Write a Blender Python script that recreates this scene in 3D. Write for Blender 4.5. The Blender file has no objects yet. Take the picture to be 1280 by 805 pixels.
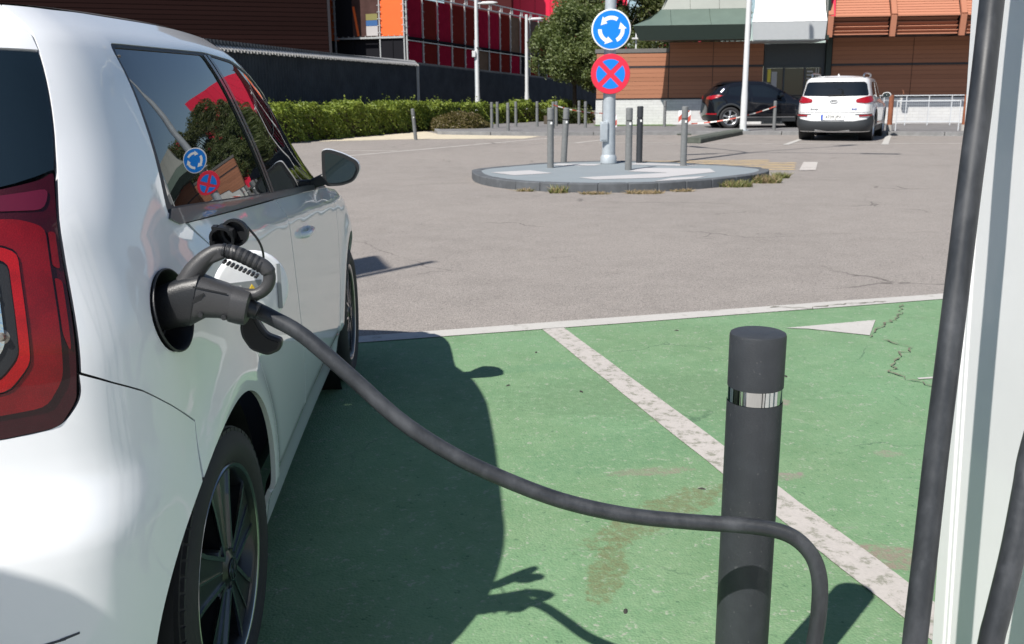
import bpy, bmesh, math, random
import numpy as np
from math import pi, sin, cos, radians as R
from mathutils import Vector, Matrix
from mathutils.geometry import delaunay_2d_cdt

rng = random.Random(7)
scene = bpy.context.scene
COL = scene.collection

# ------------------------------------------------------------------ camera
CAM_H, PITCH, ROLL, FPX = 1.279, 0.238, -0.009, 1184.0
cd = bpy.data.cameras.new('camera'); cam = bpy.data.objects.new('camera', cd); COL.objects.link(cam)
cd.sensor_fit = 'HORIZONTAL'; cd.sensor_width = 36.0; cd.lens = FPX/1280*36
cd.clip_start = 0.05; cd.clip_end = 2000
_up = Vector((0, sin(PITCH), cos(PITCH))); _fw = Vector((0, cos(PITCH), -sin(PITCH))); _ex = Vector((1, 0, 0))
_cx = _ex*cos(ROLL)+_up*sin(ROLL); _cy = -_ex*sin(ROLL)+_up*cos(ROLL)
M = Matrix((( _cx.x, _cy.x, -_fw.x, 0), (_cx.y, _cy.y, -_fw.y, 0), (_cx.z, _cy.z, -_fw.z, CAM_H), (0, 0, 0, 1)))
cam.matrix_world = M
cd.dof.use_dof = True; cd.dof.focus_distance = 1.75; cd.dof.aperture_fstop = 16
scene.camera = cam

# ------------------------------------------------------------------ light
SUN_EL, SUN_AZ = R(50.3), R(218.4)          # azimuth measured clockwise from +Y
world = bpy.data.worlds.new('World'); scene.world = world; world.use_nodes = True
wn = world.node_tree; wn.nodes.clear()
wo = wn.nodes.new('ShaderNodeOutputWorld'); wb = wn.nodes.new('ShaderNodeBackground'); ws = wn.nodes.new('ShaderNodeTexSky')
ws.sky_type = 'NISHITA'; ws.sun_disc = False; ws.sun_elevation = SUN_EL; ws.sun_rotation = SUN_AZ
ws.air_density = 1.0; ws.dust_density = 0.4; ws.ozone_density = 2.5
wn.links.new(ws.outputs[0], wb.inputs[0]); wn.links.new(wb.outputs[0], wo.inputs[0])
wb.inputs[1].default_value = 0.07
sd = bpy.data.lights.new('sun', 'SUN'); sd.energy = 5.0; sd.angle = R(0.53); sd.color = (1.0, 0.955, 0.89)
sun = bpy.data.objects.new('sun', sd); COL.objects.link(sun)
_d = Vector((sin(SUN_AZ)*cos(SUN_EL), cos(SUN_AZ)*cos(SUN_EL), sin(SUN_EL)))
sun.rotation_euler = _d.to_track_quat('Z', 'Y').to_euler(); sun.location = (0, 0, 30)
vs = scene.view_settings
scene.display_settings.display_device = 'sRGB'
vs.view_transform = 'Standard'; vs.look = 'None'; vs.exposure = 0.5; vs.gamma = 1; vs.use_curve_mapping = False

# ------------------------------------------------------------------ materials
MATS = {}
def _mat(name):
    m = bpy.data.materials.new(name); m.use_nodes = True
    nt = m.node_tree
    return m, nt, nt.nodes['Principled BSDF']
def _set(b, **k):
    for a, v in k.items():
        if a in b.inputs: b.inputs[a].default_value = v
def simple(name, col, rough=0.5, metal=0.0, coat=0.0, spec=0.5, bump=0.0, bscale=200.0, var=0.0, vscale=8.0, coatr=0.03, emit=None):
    """plain procedural surface: colour + noise variation + fine bump"""
    m, nt, b = _mat(name); MATS[name] = m
    c = (*col, 1)
    _set(b, **{'Base Color': c, 'Roughness': rough, 'Metallic': metal, 'Coat Weight': coat, 'Coat Roughness': coatr, 'Specular IOR Level': spec})
    tc = nt.nodes.new('ShaderNodeTexCoord')
    if var > 0:
        n = nt.nodes.new('ShaderNodeTexNoise'); n.inputs['Scale'].default_value = vscale; n.inputs['Detail'].default_value = 6
        n.inputs['Roughness'].default_value = 0.65
        mp = nt.nodes.new('ShaderNodeMapRange'); mp.inputs[1].default_value = 0.3; mp.inputs[2].default_value = 0.7
        mp.inputs[3].default_value = 1-var; mp.inputs[4].default_value = 1+var
        mx = nt.nodes.new('ShaderNodeVectorMath'); mx.operation = 'SCALE'; mx.inputs[0].default_value = col
        nt.links.new(tc.outputs['Object'], n.inputs['Vector']); nt.links.new(n.outputs['Fac'], mp.inputs[0])
        nt.links.new(mp.outputs[0], mx.inputs['Scale']); nt.links.new(mx.outputs[0], b.inputs['Base Color'])
    if bump > 0:
        n2 = nt.nodes.new('ShaderNodeTexNoise'); n2.inputs['Scale'].default_value = bscale; n2.inputs['Detail'].default_value = 3
        bp = nt.nodes.new('ShaderNodeBump'); bp.inputs['Strength'].default_value = bump; bp.inputs['Distance'].default_value = 0.002
        nt.links.new(tc.outputs['Object'], n2.inputs['Vector']); nt.links.new(n2.outputs['Fac'], bp.inputs['Height'])
        nt.links.new(bp.outputs[0], b.inputs['Normal'])
    if emit:
        _set(b, **{'Emission Color': (*emit, 1), 'Emission Strength': 1})
    return m
def N(nt, typ, **kw):
    n = nt.nodes.new(typ)
    for k, v in kw.items():
        if k.startswith('i_'):
            n.inputs[k[2:].replace('_', ' ')].default_value = v
        else: setattr(n, k, v)
    return n
def noise(nt, vec, scale, detail=6, rough=0.6, dist=0.0):
    n = N(nt, 'ShaderNodeTexNoise'); n.inputs['Scale'].default_value = scale; n.inputs['Detail'].default_value = detail
    n.inputs['Roughness'].default_value = rough; n.inputs['Distortion'].default_value = dist
    nt.links.new(vec, n.inputs['Vector']); return n.outputs['Fac']
def ramp(nt, val, a, b, lo=0.0, hi=1.0):
    m = N(nt, 'ShaderNodeMapRange'); m.interpolation_type = 'SMOOTHSTEP'
    m.inputs[1].default_value = a; m.inputs[2].default_value = b; m.inputs[3].default_value = lo; m.inputs[4].default_value = hi
    nt.links.new(val, m.inputs[0]); return m.outputs[0]
def math_(nt, op, a, b=None, c=None):
    m = N(nt, 'ShaderNodeMath', operation=op)
    for i, x in enumerate((a, b, c)):
        if x is None: continue
        if isinstance(x, (int, float)): m.inputs[i].default_value = x
        else: nt.links.new(x, m.inputs[i])
    return m.outputs[0]
def mixc(nt, fac, a, b, mode='MIX'):
    m = N(nt, 'ShaderNodeMix', data_type='RGBA', blend_type=mode)
    for sock, x in ((m.inputs[0], fac), (m.inputs[6], a), (m.inputs[7], b)):
        if isinstance(x, (int, float)): sock.default_value = x
        elif isinstance(x, tuple): sock.default_value = (*x, 1) if len(x) == 3 else x
        else: nt.links.new(x, sock)
    return m.outputs[2]
def stain(nt, pos, cx, cy, rx, ry, ang, wob, soft, nz):
    """irregular patch: 1 inside an ellipse at (cx,cy) whose edge is broken up by noise"""
    mp = N(nt, 'ShaderNodeMapping', vector_type='TEXTURE')
    mp.inputs['Location'].default_value = (cx, cy, 0); mp.inputs['Rotation'].default_value = (0, 0, ang); mp.inputs['Scale'].default_value = (rx, ry, 1)
    nt.links.new(pos, mp.inputs[0])
    ln = N(nt, 'ShaderNodeVectorMath', operation='LENGTH'); nt.links.new(mp.outputs[0], ln.inputs[0])
    d = math_(nt, 'ADD', ln.outputs['Value'], math_(nt, 'MULTIPLY', math_(nt, 'SUBTRACT', nz, 0.5), wob))
    return ramp(nt, d, 1+soft, 1-soft, 0.0, 1.0)
def bump_to(nt, b, h, strength, dist):
    bp = N(nt, 'ShaderNodeBump'); bp.inputs['Strength'].default_value = strength; bp.inputs['Distance'].default_value = dist
    nt.links.new(h, bp.inputs['Height']); nt.links.new(bp.outputs[0], b.inputs['Normal'])

def asphalt_mat():
    m, nt, b = _mat('asphalt'); MATS['asphalt'] = m
    tc = N(nt, 'ShaderNodeTexCoord'); P = tc.outputs['Object']
    big = noise(nt, P, 0.35, 5, 0.55); mid = noise(nt, P, 3.0, 6, 0.65); fine = noise(nt, P, 90, 3, 0.6); gr = noise(nt, P, 260, 2, 0.5)
    vor = N(nt, 'ShaderNodeTexVoronoi'); vor.inputs['Scale'].default_value = 150; nt.links.new(P, vor.inputs['Vector'])
    stone = vor.outputs['Color']
    sep = N(nt, 'ShaderNodeSeparateColor'); nt.links.new(stone, sep.inputs[0])
    c = mixc(nt, ramp(nt, mid, .3, .7), (.230, .209, .190), (.282, .257, .234))
    c = mixc(nt, ramp(nt, big, .35, .68, 0, .55), c, (.31, .28, .255))
    g40 = noise(nt, P, 42, 4, .75); c = mixc(nt, ramp(nt, g40, .52, .72, 0, .5), c, (.36, .325, .30)); c = mixc(nt, ramp(nt, g40, .46, .30, 0, .5), c, (.15, .133, .123))
    c = mixc(nt, math_(nt, 'MULTIPLY', ramp(nt, sep.outputs[0], .78, .95), .6), c, (.40, .36, .33))
    c = mixc(nt, math_(nt, 'MULTIPLY', ramp(nt, sep.outputs[1], .72, .95), .6), c, (.095, .083, .08))
    c = mixc(nt, ramp(nt, fine, .35, .7, .0, .3), c, (.13, .115, .108))
    # polished darker wheel lanes and old oil drops
    oil = ramp(nt, noise(nt, P, 1.3, 4, .5), .66, .76, 0, .3)
    c = mixc(nt, oil, c, (.11, .10, .095))
    # thin crack network, broken up
    wob = noise(nt, P, 4, 5, .6)
    vm = N(nt, 'ShaderNodeVectorMath', operation='ADD'); nt.links.new(P, vm.inputs[0])
    sc = N(nt, 'ShaderNodeVectorMath', operation='SCALE'); nt.links.new(N(nt, 'ShaderNodeTexNoise').outputs['Color'], sc.inputs[0]); sc.inputs['Scale'].default_value = .6
    nn = sc.inputs[0].links[0].from_node; nn.inputs['Scale'].default_value = 1.5; nn.inputs['Detail'].default_value = 5; nt.links.new(P, nn.inputs['Vector'])
    nt.links.new(sc.outputs[0], vm.inputs[1])
    cv = N(nt, 'ShaderNodeTexVoronoi', feature='DISTANCE_TO_EDGE'); cv.inputs['Scale'].default_value = .42; nt.links.new(vm.outputs[0], cv.inputs['Vector'])
    crack = math_(nt, 'MULTIPLY', ramp(nt, cv.outputs['Distance'], .006, .0015), ramp(nt, noise(nt, P, .5, 2), .5, .62, 0, .7))
    c = mixc(nt, crack, c, (.075, .066, .06))
    nt.links.new(c, b.inputs['Base Color']); _set(b, Roughness=.88, **{'Specular IOR Level': .35})
    h = math_(nt, 'ADD', math_(nt, 'MULTIPLY', vor.outputs['Distance'], -1.0), math_(nt, 'MULTIPLY', gr, .6))
    bump_to(nt, b, h, .5, .006)
asphalt_mat()

def green_mat():
    m, nt, b = _mat('green_paint'); MATS['green_paint'] = m
    tc = N(nt, 'ShaderNodeTexCoord'); P = tc.outputs['Object']
    big = noise(nt, P, .8, 5, .6); mid = noise(nt, P, 6, 7, .7); fine = noise(nt, P, 60, 4, .65); edge = noise(nt, P, 17, 10, .80); gr = noise(nt, P, 240, 2, .5)
    vor = N(nt, 'ShaderNodeTexVoronoi'); vor.inputs['Scale'].default_value = 120; nt.links.new(P, vor.inputs['Vector'])
    sep = N(nt, 'ShaderNodeSeparateColor'); nt.links.new(vor.outputs['Color'], sep.inputs[0])
    c = mixc(nt, ramp(nt, mid, .3, .7), (.124, .215, .108), (.165, .256, .140))
    c = mixc(nt, ramp(nt, big, .35, .7, 0, .5), c, (.155, .29, .16))
    c = mixc(nt, ramp(nt, fine, .4, .75, 0, .32), c, (.07, .18, .085))
    # bare spots where the paint has gone
    worn = math_(nt, 'MULTIPLY', ramp(nt, noise(nt, P, 5.5, 9, .78), .60, .70), .75)
    c = mixc(nt, worn, c, (.21, .25, .185))
    sp2 = noise(nt, P, 34, 5, .8); c = mixc(nt, ramp(nt, sp2, .56, .74, 0, .55), c, (.20, .30, .19)); c = mixc(nt, ramp(nt, sp2, .44, .28, 0, .5), c, (.055, .13, .07))
    spots = ramp(nt, math_(nt, 'MULTIPLY', sep.outputs[0], ramp(nt, edge, .40, .60)), .62, .85, 0, .8)
    c = mixc(nt, spots, c, (.27, .30, .235))
    dark = ramp(nt, math_(nt, 'MULTIPLY', sep.outputs[1], ramp(nt, edge, .6, .4)), .82, .95, 0, .55)
    c = mixc(nt, dark, c, (.035, .085, .045))
    # brown spills and bare patches where the photo has them
    for (x, y, rx, ry, a, w, s, col, k) in (
        (.46, 2.72, .30, .075, .75, 1.5, .35, (.135, .15, .075), .85), (.255, 2.36, .05, .17, -.25, 1.4, .35, (.13, .145, .07), .85),
        (.62, 3.9, .62, .30, .1, 1.4, .6, (.11, .19, .10), .75), (.47, 3.05, .13, .035, .1, 2.2, .4, (.21, .19, .145), .8),
        (1.07, 2.42, .14, .07, -.25, 1.1, .3, (.215, .175, .14), .95), (.92, 3.0, .06, .03, .3, 2.0, .4, (.23, .19, .17), .85),
        (.5, 3.3, .5, .16, .5, 1.8, .6, (.10, .20, .105), .55), (1.12, 3.8, .035, .06, .3, 2, .4, (.25, .20, .18), .8), (1.35, 3.2, .05, .03, 0, 2, .5, (.24, .2, .17), .6),
        (.2, 4.35, .3, .06, .2, 2, .5, (.10, .20, .11), .5)):
        f = math_(nt, 'MULTIPLY', math_(nt, 'MULTIPLY', stain(nt, P, x, y, rx, ry, a, w*1.5, s*.5, edge), k), ramp(nt, sp2, .62, .40, .25, 1.0))
        c = mixc(nt, f, c, col)
    # hairline cracks
    nn = N(nt, 'ShaderNodeTexNoise'); nn.inputs['Scale'].default_value = 3; nn.inputs['Detail'].default_value = 6; nt.links.new(P, nn.inputs['Vector'])
    sc = N(nt, 'ShaderNodeVectorMath', operation='SCALE'); sc.inputs['Scale'].default_value = .35; nt.links.new(nn.outputs['Color'], sc.inputs[0])
    vm = N(nt, 'ShaderNodeVectorMath', operation='ADD'); nt.links.new(P, vm.inputs[0]); nt.links.new(sc.outputs[0], vm.inputs[1])
    cv = N(nt, 'ShaderNodeTexVoronoi', feature='DISTANCE_TO_EDGE'); cv.inputs['Scale'].default_value = 1.1; nt.links.new(vm.outputs[0], cv.inputs['Vector'])
    crack = math_(nt, 'MULTIPLY', ramp(nt, cv.outputs['Distance'], .006, .0015), ramp(nt, noise(nt, P, 1.2, 3), .52, .64, 0, .6))
    c = mixc(nt, crack, c, (.04, .085, .05))
    nt.links.new(c, b.inputs['Base Color']); _set(b, Roughness=.82, **{'Specular IOR Level': .4})
    h = math_(nt, 'ADD', math_(nt, 'MULTIPLY', vor.outputs['Distance'], -.8), math_(nt, 'MULTIPLY', gr, .6))
    bump_to(nt, b, h, .42, .005)
green_mat()

def worn_paint(name, col, under, lo, hi, scale=9.0, seed=0.0):
    m, nt, b = _mat(name); MATS[name] = m
    tc = N(nt, 'ShaderNodeTexCoord'); mp = N(nt, 'ShaderNodeMapping'); mp.inputs['Location'].default_value = (seed, seed*1.7, 0)
    nt.links.new(tc.outputs['Object'], mp.inputs[0]); P = mp.outputs[0]
    a = noise(nt, P, scale, 9, .75); f = noise(nt, P, 70, 4, .6); g = noise(nt, P, 2.2, 4, .6)
    c = mixc(nt, ramp(nt, f, .3, .75, 0, .35), col, tuple(x*.72 for x in col))
    c = mixc(nt, ramp(nt, g, .4, .7, 0, .3), c, tuple(x*.8 for x in col))
    c = mixc(nt, math_(nt, 'MULTIPLY', ramp(nt, a, lo, hi), .92), c, under)
    nt.links.new(c, b.inputs['Base Color']); _set(b, Roughness=.8, **{'Specular IOR Level': .35})
    bump_to(nt, b, f, .3, .004)
worn_paint('white_marking', (.45, .435, .41), (.24, .23, .20), .55, .70)
worn_paint('white_marking_worn', (.43, .40, .375), (.20, .20, .16), .49, .62, 20, 3.3)
worn_paint('faded_marking', (.46, .43, .40), (.26, .23, .215), .50, .66, 3, 1.1)
worn_paint('yellow_marking', (.50, .37, .20), (.27, .23, .20), .48, .66, 4, 2.2)
worn_paint('island_paint', (.225, .255, .272), (.36, .36, .35), .60, .75, 5, 5.1)
worn_paint('island_pale', (.45, .44, .44), (.33, .35, .36), .58, .72, 8, 6.1)

def paint_mat(name, col, coat=1.0, flake=0.0, rough=.45, spec=.4):
    m, nt, b = _mat(name); MATS[name] = m
    tc = N(nt, 'ShaderNodeTexCoord'); P = tc.outputs['Object']
    d = noise(nt, P, 5, 8, .7); sp = noise(nt, P, 130, 2, .5)
    c = mixc(nt, ramp(nt, d, .45, .8, 0, .10), col, tuple(x*.75 for x in col))
    nt.links.new(c, b.inputs['Base Color'])
    _set(b, Roughness=rough, Metallic=flake, **{'Coat Weight': coat, 'Coat IOR': 1.55, 'Specular IOR Level': spec})
    nt.links.new(ramp(nt, math_(nt, 'ADD', math_(nt, 'MULTIPLY', d, .8), math_(nt, 'MULTIPLY', sp, .2)), .4, .75, .02, .07), b.inputs['Coat Roughness'])
paint_mat('car_white', (.775, .79, .81))
paint_mat('suv_white', (.70, .70, .70))
paint_mat('car_black', (.006, .007, .010), .9, 0, .5, 0.0)
def glass_mat(name, col, rough=.02, ior=1.6):
    m, nt, b = _mat(name); MATS[name] = m
    tc = N(nt, 'ShaderNodeTexCoord'); d = noise(nt, tc.outputs['Object'], 14, 6, .7)
    _set(b, **{'Base Color': (*col, 1), 'Roughness': rough, 'IOR': ior, 'Specular IOR Level': .5})
    nt.links.new(ramp(nt, d, .5, .9, .008, .04), b.inputs['Roughness'])
glass_mat('tinted_glass', (.006, .008, .010))
glass_mat('rear_glass', (.006, .012, .017))
glass_mat('building_glass', (.02, .025, .028))
glass_mat('mirror_face', (.018, .028, .032))
def lens_mat(name, col, scale, coat=1.0):
    """moulded plastic lamp lens: fine ribbed optics under a clear skin"""
    m, nt, b = _mat(name); MATS[name] = m
    tc = N(nt, 'ShaderNodeTexCoord')
    v = N(nt, 'ShaderNodeTexVoronoi'); v.inputs['Scale'].default_value = scale; nt.links.new(tc.outputs['Object'], v.inputs['Vector'])
    big = noise(nt, tc.outputs['Object'], 22, 3, .5)
    c = mixc(nt, ramp(nt, v.outputs['Distance'], .0, .6), tuple(min(1, x*1.12) for x in col), tuple(x*.82 for x in col))
    c = mixc(nt, ramp(nt, big, .4, .7, 0, .5), c, tuple(x*.45 for x in col))
    nt.links.new(c, b.inputs['Base Color']); _set(b, Roughness=.3, **{'Coat Weight': .6, 'Coat Roughness': .02, 'Specular IOR Level': .2})
    bump_to(nt, b, v.outputs['Distance'], .22, .001)
lens_mat('lens_dark_red', (.035, .001, .005), 420)
lens_mat('lens_red', (.17, .002, .005), 480)
lens_mat('lens_bright_red', (.36, .004, .006), 480)
lens_mat('suv_lens', (.34, .006, .014), 60)
simple('lamp_chrome', (.75, .78, .8), .12, 1.0, bump=.6, bscale=90)
simple('bulb_glass', (.22, .20, .17), .1, .3, 1.0)
simple('black_plastic', (.018, .019, .021), .45, bump=.25, bscale=600, var=.12)
simple('dark_void', (.006, .006, .007), .7)
simple('plug_grey', (.040, .040, .042), .42, bump=.25, bscale=700, var=.12, vscale=20)
simple('plug_black', (.014, .015, .017), .38, bump=.2, bscale=600)
simple('seal_rubber', (.015, .016, .018), .5)
simple('belt_strip', (.05, .055, .062), .35, 0, .4)
simple('tyre', (.022, .022, .024), .75, bump=.35, bscale=260, var=.2)
simple('wheel_black', (.008, .009, .011), .35, 0, .35)
simple('wheel_polished', (.36, .37, .38), .2, 1.0)
simple('brake_disc', (.22, .21, .2), .4, 1.0, var=.2, vscale=40)
simple('alloy_silver', (.62, .63, .64), .3, .9)
simple('steel', (.55, .56, .57), .28, 1.0); simple('band_steel', (.62, .62, .61), .06, 1.0)
simple('sticker_white', (.78, .78, .76), .5)
simple('sticker_grey', (.25, .27, .28), .5)
simple('sticker_yellow', (.75, .52, .04), .5)
def cable_mat():
    m, nt, b = _mat('cable_rubber'); MATS['cable_rubber'] = m
    tc = N(nt, 'ShaderNodeTexCoord'); P = tc.outputs['Object']
    st = N(nt, 'ShaderNodeMapping'); st.inputs['Scale'].default_value = (9, 9, 4); nt.links.new(P, st.inputs[0])
    a = noise(nt, st.outputs[0], 1.6, 7, .7); f = noise(nt, P, 300, 3, .6); g = noise(nt, P, 25, 5, .7)
    c = mixc(nt, ramp(nt, a, .35, .75), (.018, .020, .023), (.046, .050, .057))
    c = mixc(nt, ramp(nt, g, .5, .85, 0, .35), c, (.085, .09, .10))
    nt.links.new(c, b.inputs['Base Color']); nt.links.new(ramp(nt, a, .3, .8, .36, .6), b.inputs['Roughness'])
    bump_to(nt, b, f, .06, .001)
cable_mat()
def bollard_mat(name, col):
    m, nt, b = _mat(name); MATS[name] = m
    tc = N(nt, 'ShaderNodeTexCoord'); P = tc.outputs['Object']
    a = noise(nt, P, 18, 7, .7); v = N(nt, 'ShaderNodeTexVoronoi'); v.inputs['Scale'].default_value = 330; nt.links.new(P, v.inputs['Vector'])
    sep = N(nt, 'ShaderNodeSeparateColor'); nt.links.new(v.outputs['Color'], sep.inputs[0])
    c = mixc(nt, ramp(nt, a, .4, .75, 0, .6), col, tuple(x*1.5 for x in col))
    c = mixc(nt, ramp(nt, sep.outputs[0], .992, .998, 0, .25), c, (.15, .15, .15))
    nt.links.new(c, b.inputs['Base Color']); _set(b, Roughness=.5, **{'Specular IOR Level': .45})
    bump_to(nt, b, v.outputs['Distance'], .28, .001)
bollard_mat('bollard_dark', (.027, .030, .035))
bollard_mat('bollard_grey', (.15, .155, .155))
simple('station_white', (.75, .755, .76), .35, 0, .35, bump=.05, bscale=300, var=.03, vscale=3)
simple('station_trim', (.75, .755, .76), .3, 0, .3)
simple('galvanised', (.40, .44, .47), .5, .25, var=.12, vscale=10, bump=.1, bscale=80)
simple('lamp_grey', (.62, .63, .63), .45, .1, var=.06)
simple('sign_blue', (.0, .20, .72), .35, 0, .3)
simple('sign_red', (.72, .02, .055), .35, 0, .3)
simple('sign_white', (.82, .83, .84), .35, 0, .3)
simple('tape_red', (.50, .09, .06), .5)
simple('tape_white', (.78, .76, .72), .5)
simple('kerb_dark', (.085, .092, .10), .85, bump=.5, bscale=60, var=.25, vscale=6)
simple('kerb_stone', (.20, .20, .20), .9, bump=.5, bscale=60, var=.2, vscale=5)
simple('beam_green', (.075, .085, .07), .85, bump=.5, bscale=50, var=.3, vscale=8)
simple('pavement', (.16, .155, .155), .92, bump=.4, bscale=60, var=.2, vscale=3)
simple('apron', (.50, .44, .33), .92, bump=.3, bscale=70, var=.15, vscale=3)
simple('soil', (.09, .065, .045), .95, bump=.8, bscale=40, var=.4, vscale=6)
simple('tyre_mark', (.12, .108, .10), .9, var=.15)
simple('crack_fill', (.15, .14, .10), .95, var=.4, vscale=30)
simple('debris', (.03, .028, .025), .9)
simple('scuff', (.05, .055, .07), .7)
def leaf_mat(name, c1, c2, tr=.33):
    m, nt, b = _mat(name); MATS[name] = m
    g = N(nt, 'ShaderNodeNewGeometry'); tc = N(nt, 'ShaderNodeTexCoord')
    n = noise(nt, tc.outputs['Object'], 1.4, 4, .6)
    f = math_(nt, 'ADD', math_(nt, 'MULTIPLY', g.outputs['Random Per Island'], .65), math_(nt, 'MULTIPLY', n, .35))
    c = mixc(nt, f, c1, c2); nt.links.new(c, b.inputs['Base Color'])
    _set(b, Roughness=.5, **{'Specular IOR Level': .45})
    t = N(nt, 'ShaderNodeBsdfTranslucent'); nt.links.new(mixc(nt, .5, c, (.18, .26, .02)), t.inputs[0])
    mx = N(nt, 'ShaderNodeMixShader'); mx.inputs[0].default_value = tr
    nt.links.new(b.outputs[0], mx.inputs[1]); nt.links.new(t.outputs[0], mx.inputs[2])
    nt.links.new(mx.outputs[0], nt.nodes['Material Output'].inputs[0])
leaf_mat('leaf_hedge', (.085, .145, .02), (.32, .37, .06))
leaf_mat('leaf_shrub', (.085, .06, .03), (.17, .14, .05))
leaf_mat('leaf_tree', (.06, .095, .028), (.19, .22, .085))
leaf_mat('leaf_bushy', (.055, .08, .025), (.17, .18, .07))
leaf_mat('leaf_weed', (.12, .15, .05), (.28, .26, .10))
leaf_mat('leaf_dry', (.25, .18, .10), (.40, .30, .18))
leaf_mat('blossom', (.55, .02, .05), (.75, .05, .10), .15)
simple('bark', (.07, .055, .04), .95, bump=.8, bscale=30, var=.4, vscale=12)
simple('grass_blade', (.07, .13, .03), .8, var=.4, vscale=5)
def cladding(name, c1, c2):
    m, nt, b = _mat(name); MATS[name] = m
    tc = N(nt, 'ShaderNodeTexCoord'); mp = N(nt, 'ShaderNodeMapping'); mp.inputs['Scale'].default_value = (.5, .5, 9); nt.links.new(tc.outputs['Object'], mp.inputs[0])
    a = noise(nt, mp.outputs[0], 2.2, 6, .65); g = N(nt, 'ShaderNodeNewGeometry')
    f = math_(nt, 'ADD', math_(nt, 'MULTIPLY', a, .6), math_(nt, 'MULTIPLY', g.outputs['Random Per Island'], .4))
    c = mixc(nt, f, c1, c2); nt.links.new(c, b.inputs['Base Color']); _set(b, Roughness=.75, **{'Specular IOR Level': .03})
cladding('wood_cladding', (.28, .130, .080), (.43, .198, .122))
cladding('dark_cladding', (.013, .0065, .006), (.026, .012, .011))
cladding('louvre_red', (.35, .150, .095), (.47, .21, .135))
def block_mat():
    m, nt, b = _mat('white_block'); MATS['white_block'] = m
    tc = N(nt, 'ShaderNodeTexCoord'); mp = N(nt, 'ShaderNodeMapping'); mp.inputs['Rotation'].default_value = (R(-90), 0, 0); nt.links.new(tc.outputs['Object'], mp.inputs[0])
    br = N(nt, 'ShaderNodeTexBrick'); br.inputs['Scale'].default_value = 1; br.inputs['Brick Width'].default_value = .4; br.inputs['Row Height'].default_value = .1; br.inputs['Mortar Size'].default_value = .006
    br.inputs['Color1'].default_value = (.62, .62, .61, 1); br.inputs['Color2'].default_value = (.56, .56, .56, 1); br.inputs['Mortar'].default_value = (.46, .46, .46, 1)
    nt.links.new(mp.outputs[0], br.inputs['Vector'])
    a = noise(nt, tc.outputs['Object'], 6, 6, .7)
    nt.links.new(mixc(nt, ramp(nt, a, .4, .8, 0, .35), br.outputs['Color'], (.34, .33, .32)), b.inputs['Base Color']); _set(b, Roughness=.85)
block_mat()
simple('roof_green', (.105, .145, .12), .5, var=.08, vscale=2)
simple('roof_pale', (.25, .265, .24), .55, var=.06, vscale=2)
simple('fascia_green', (.014, .026, .020), .5, var=.08)
simple('canopy_white', (.84, .84, .83), .45, var=.03)
simple('canopy_shaded', (.45, .47, .48), .5, var=.03)  # front and soffit of the white canopy, their shade put into the colour
simple('dark_frame', (.035, .042, .048), .45, var=.08)
simple('strip_dark', (.028, .026, .03), .5)
simple('cap_grey', (.13, .125, .12), .6, var=.1)
simple('fence_dark', (.056, .063, .073), .8, spec=0.0, var=.2, vscale=1.5)
simple('fence_cap', (.40, .39, .375), .6, .1, var=.12, vscale=3)
simple('panel_orange', (.75, .12, .02), .5, var=.04, vscale=2)
simple('panel_maroon', (.15, .020, .016), .6, spec=0.0, var=.1, vscale=2)
simple('panel_crimson', (.27, .012, .032), .6, spec=0.0, var=.15, vscale=2)
simple('panel_smoke', (.07, .040, .036), .5, spec=0.03, var=.2, vscale=2)
simple('panel_olive', (.11, .06, .035), .5, spec=0.03, var=.3, vscale=1.2)
simple('panel_dark', (.016, .016, .019), .7, spec=0.0)
simple('box_red', (.72, .012, .055), .5, var=.03)
simple('box_maroon', (.06, .013, .013), .6, spec=.12, var=.06)
simple('rail_grey', (.42, .43, .43), .45, .3)
simple('poster_white', (.42, .40, .40), .5); simple('poster_blue', (.03, .10, .26), .5); simple('poster_olive', (.20, .18, .06), .5); simple('lens_dim', (.075, .002, .012), .2, 0, 1.0)
simple('poster_yellow', (.7, .55, .05), .5)
simple('post_wood', (.22, .075, .035), .8, bump=.5, bscale=40, var=.3, vscale=9)
simple('concrete', (.36, .35, .33), .9, bump=.4, bscale=60, var=.15)
simple('plate_white', (.78, .78, .76), .45); simple('plate_ink', (.02, .02, .025), .5); simple('plate_blue', (.02, .08, .45), .5)
simple('suv_bumper', (.028, .032, .036), .6, bump=.2, bscale=300)
simple('mesh_white', (.60, .62, .64), .45, .2)

# ------------------------------------------------------------------ objects
def link(name, data): 
    o = bpy.data.objects.new(name, data); COL.objects.link(o); return o
def tag(o, label=None, cat=None, group=None, kind=None):
    if label: o['label'] = label
    if cat: o['category'] = cat
    if group: o['group'] = group
    if kind: o['kind'] = kind
    return o
def thing(name, label, cat, loc=(0, 0, 0), rz=0.0, group=None):
    o = link(name, None); o.location = loc; o.rotation_euler = (0, 0, rz); o.empty_display_size = .2
    return tag(o, label, cat, group)
def copy_tree(o, parent=None):
    c = o.copy(); COL.objects.link(c)
    if parent is not None: c.parent = parent
    for ch in list(o.children): copy_tree(ch, c)
    return c
def shared(o, parent, loc=(0, 0, 0), rot=(0, 0, 0)):
    c = o.copy(); COL.objects.link(c); c.parent = parent; c.location = loc; c.rotation_euler = rot
    return c

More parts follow.
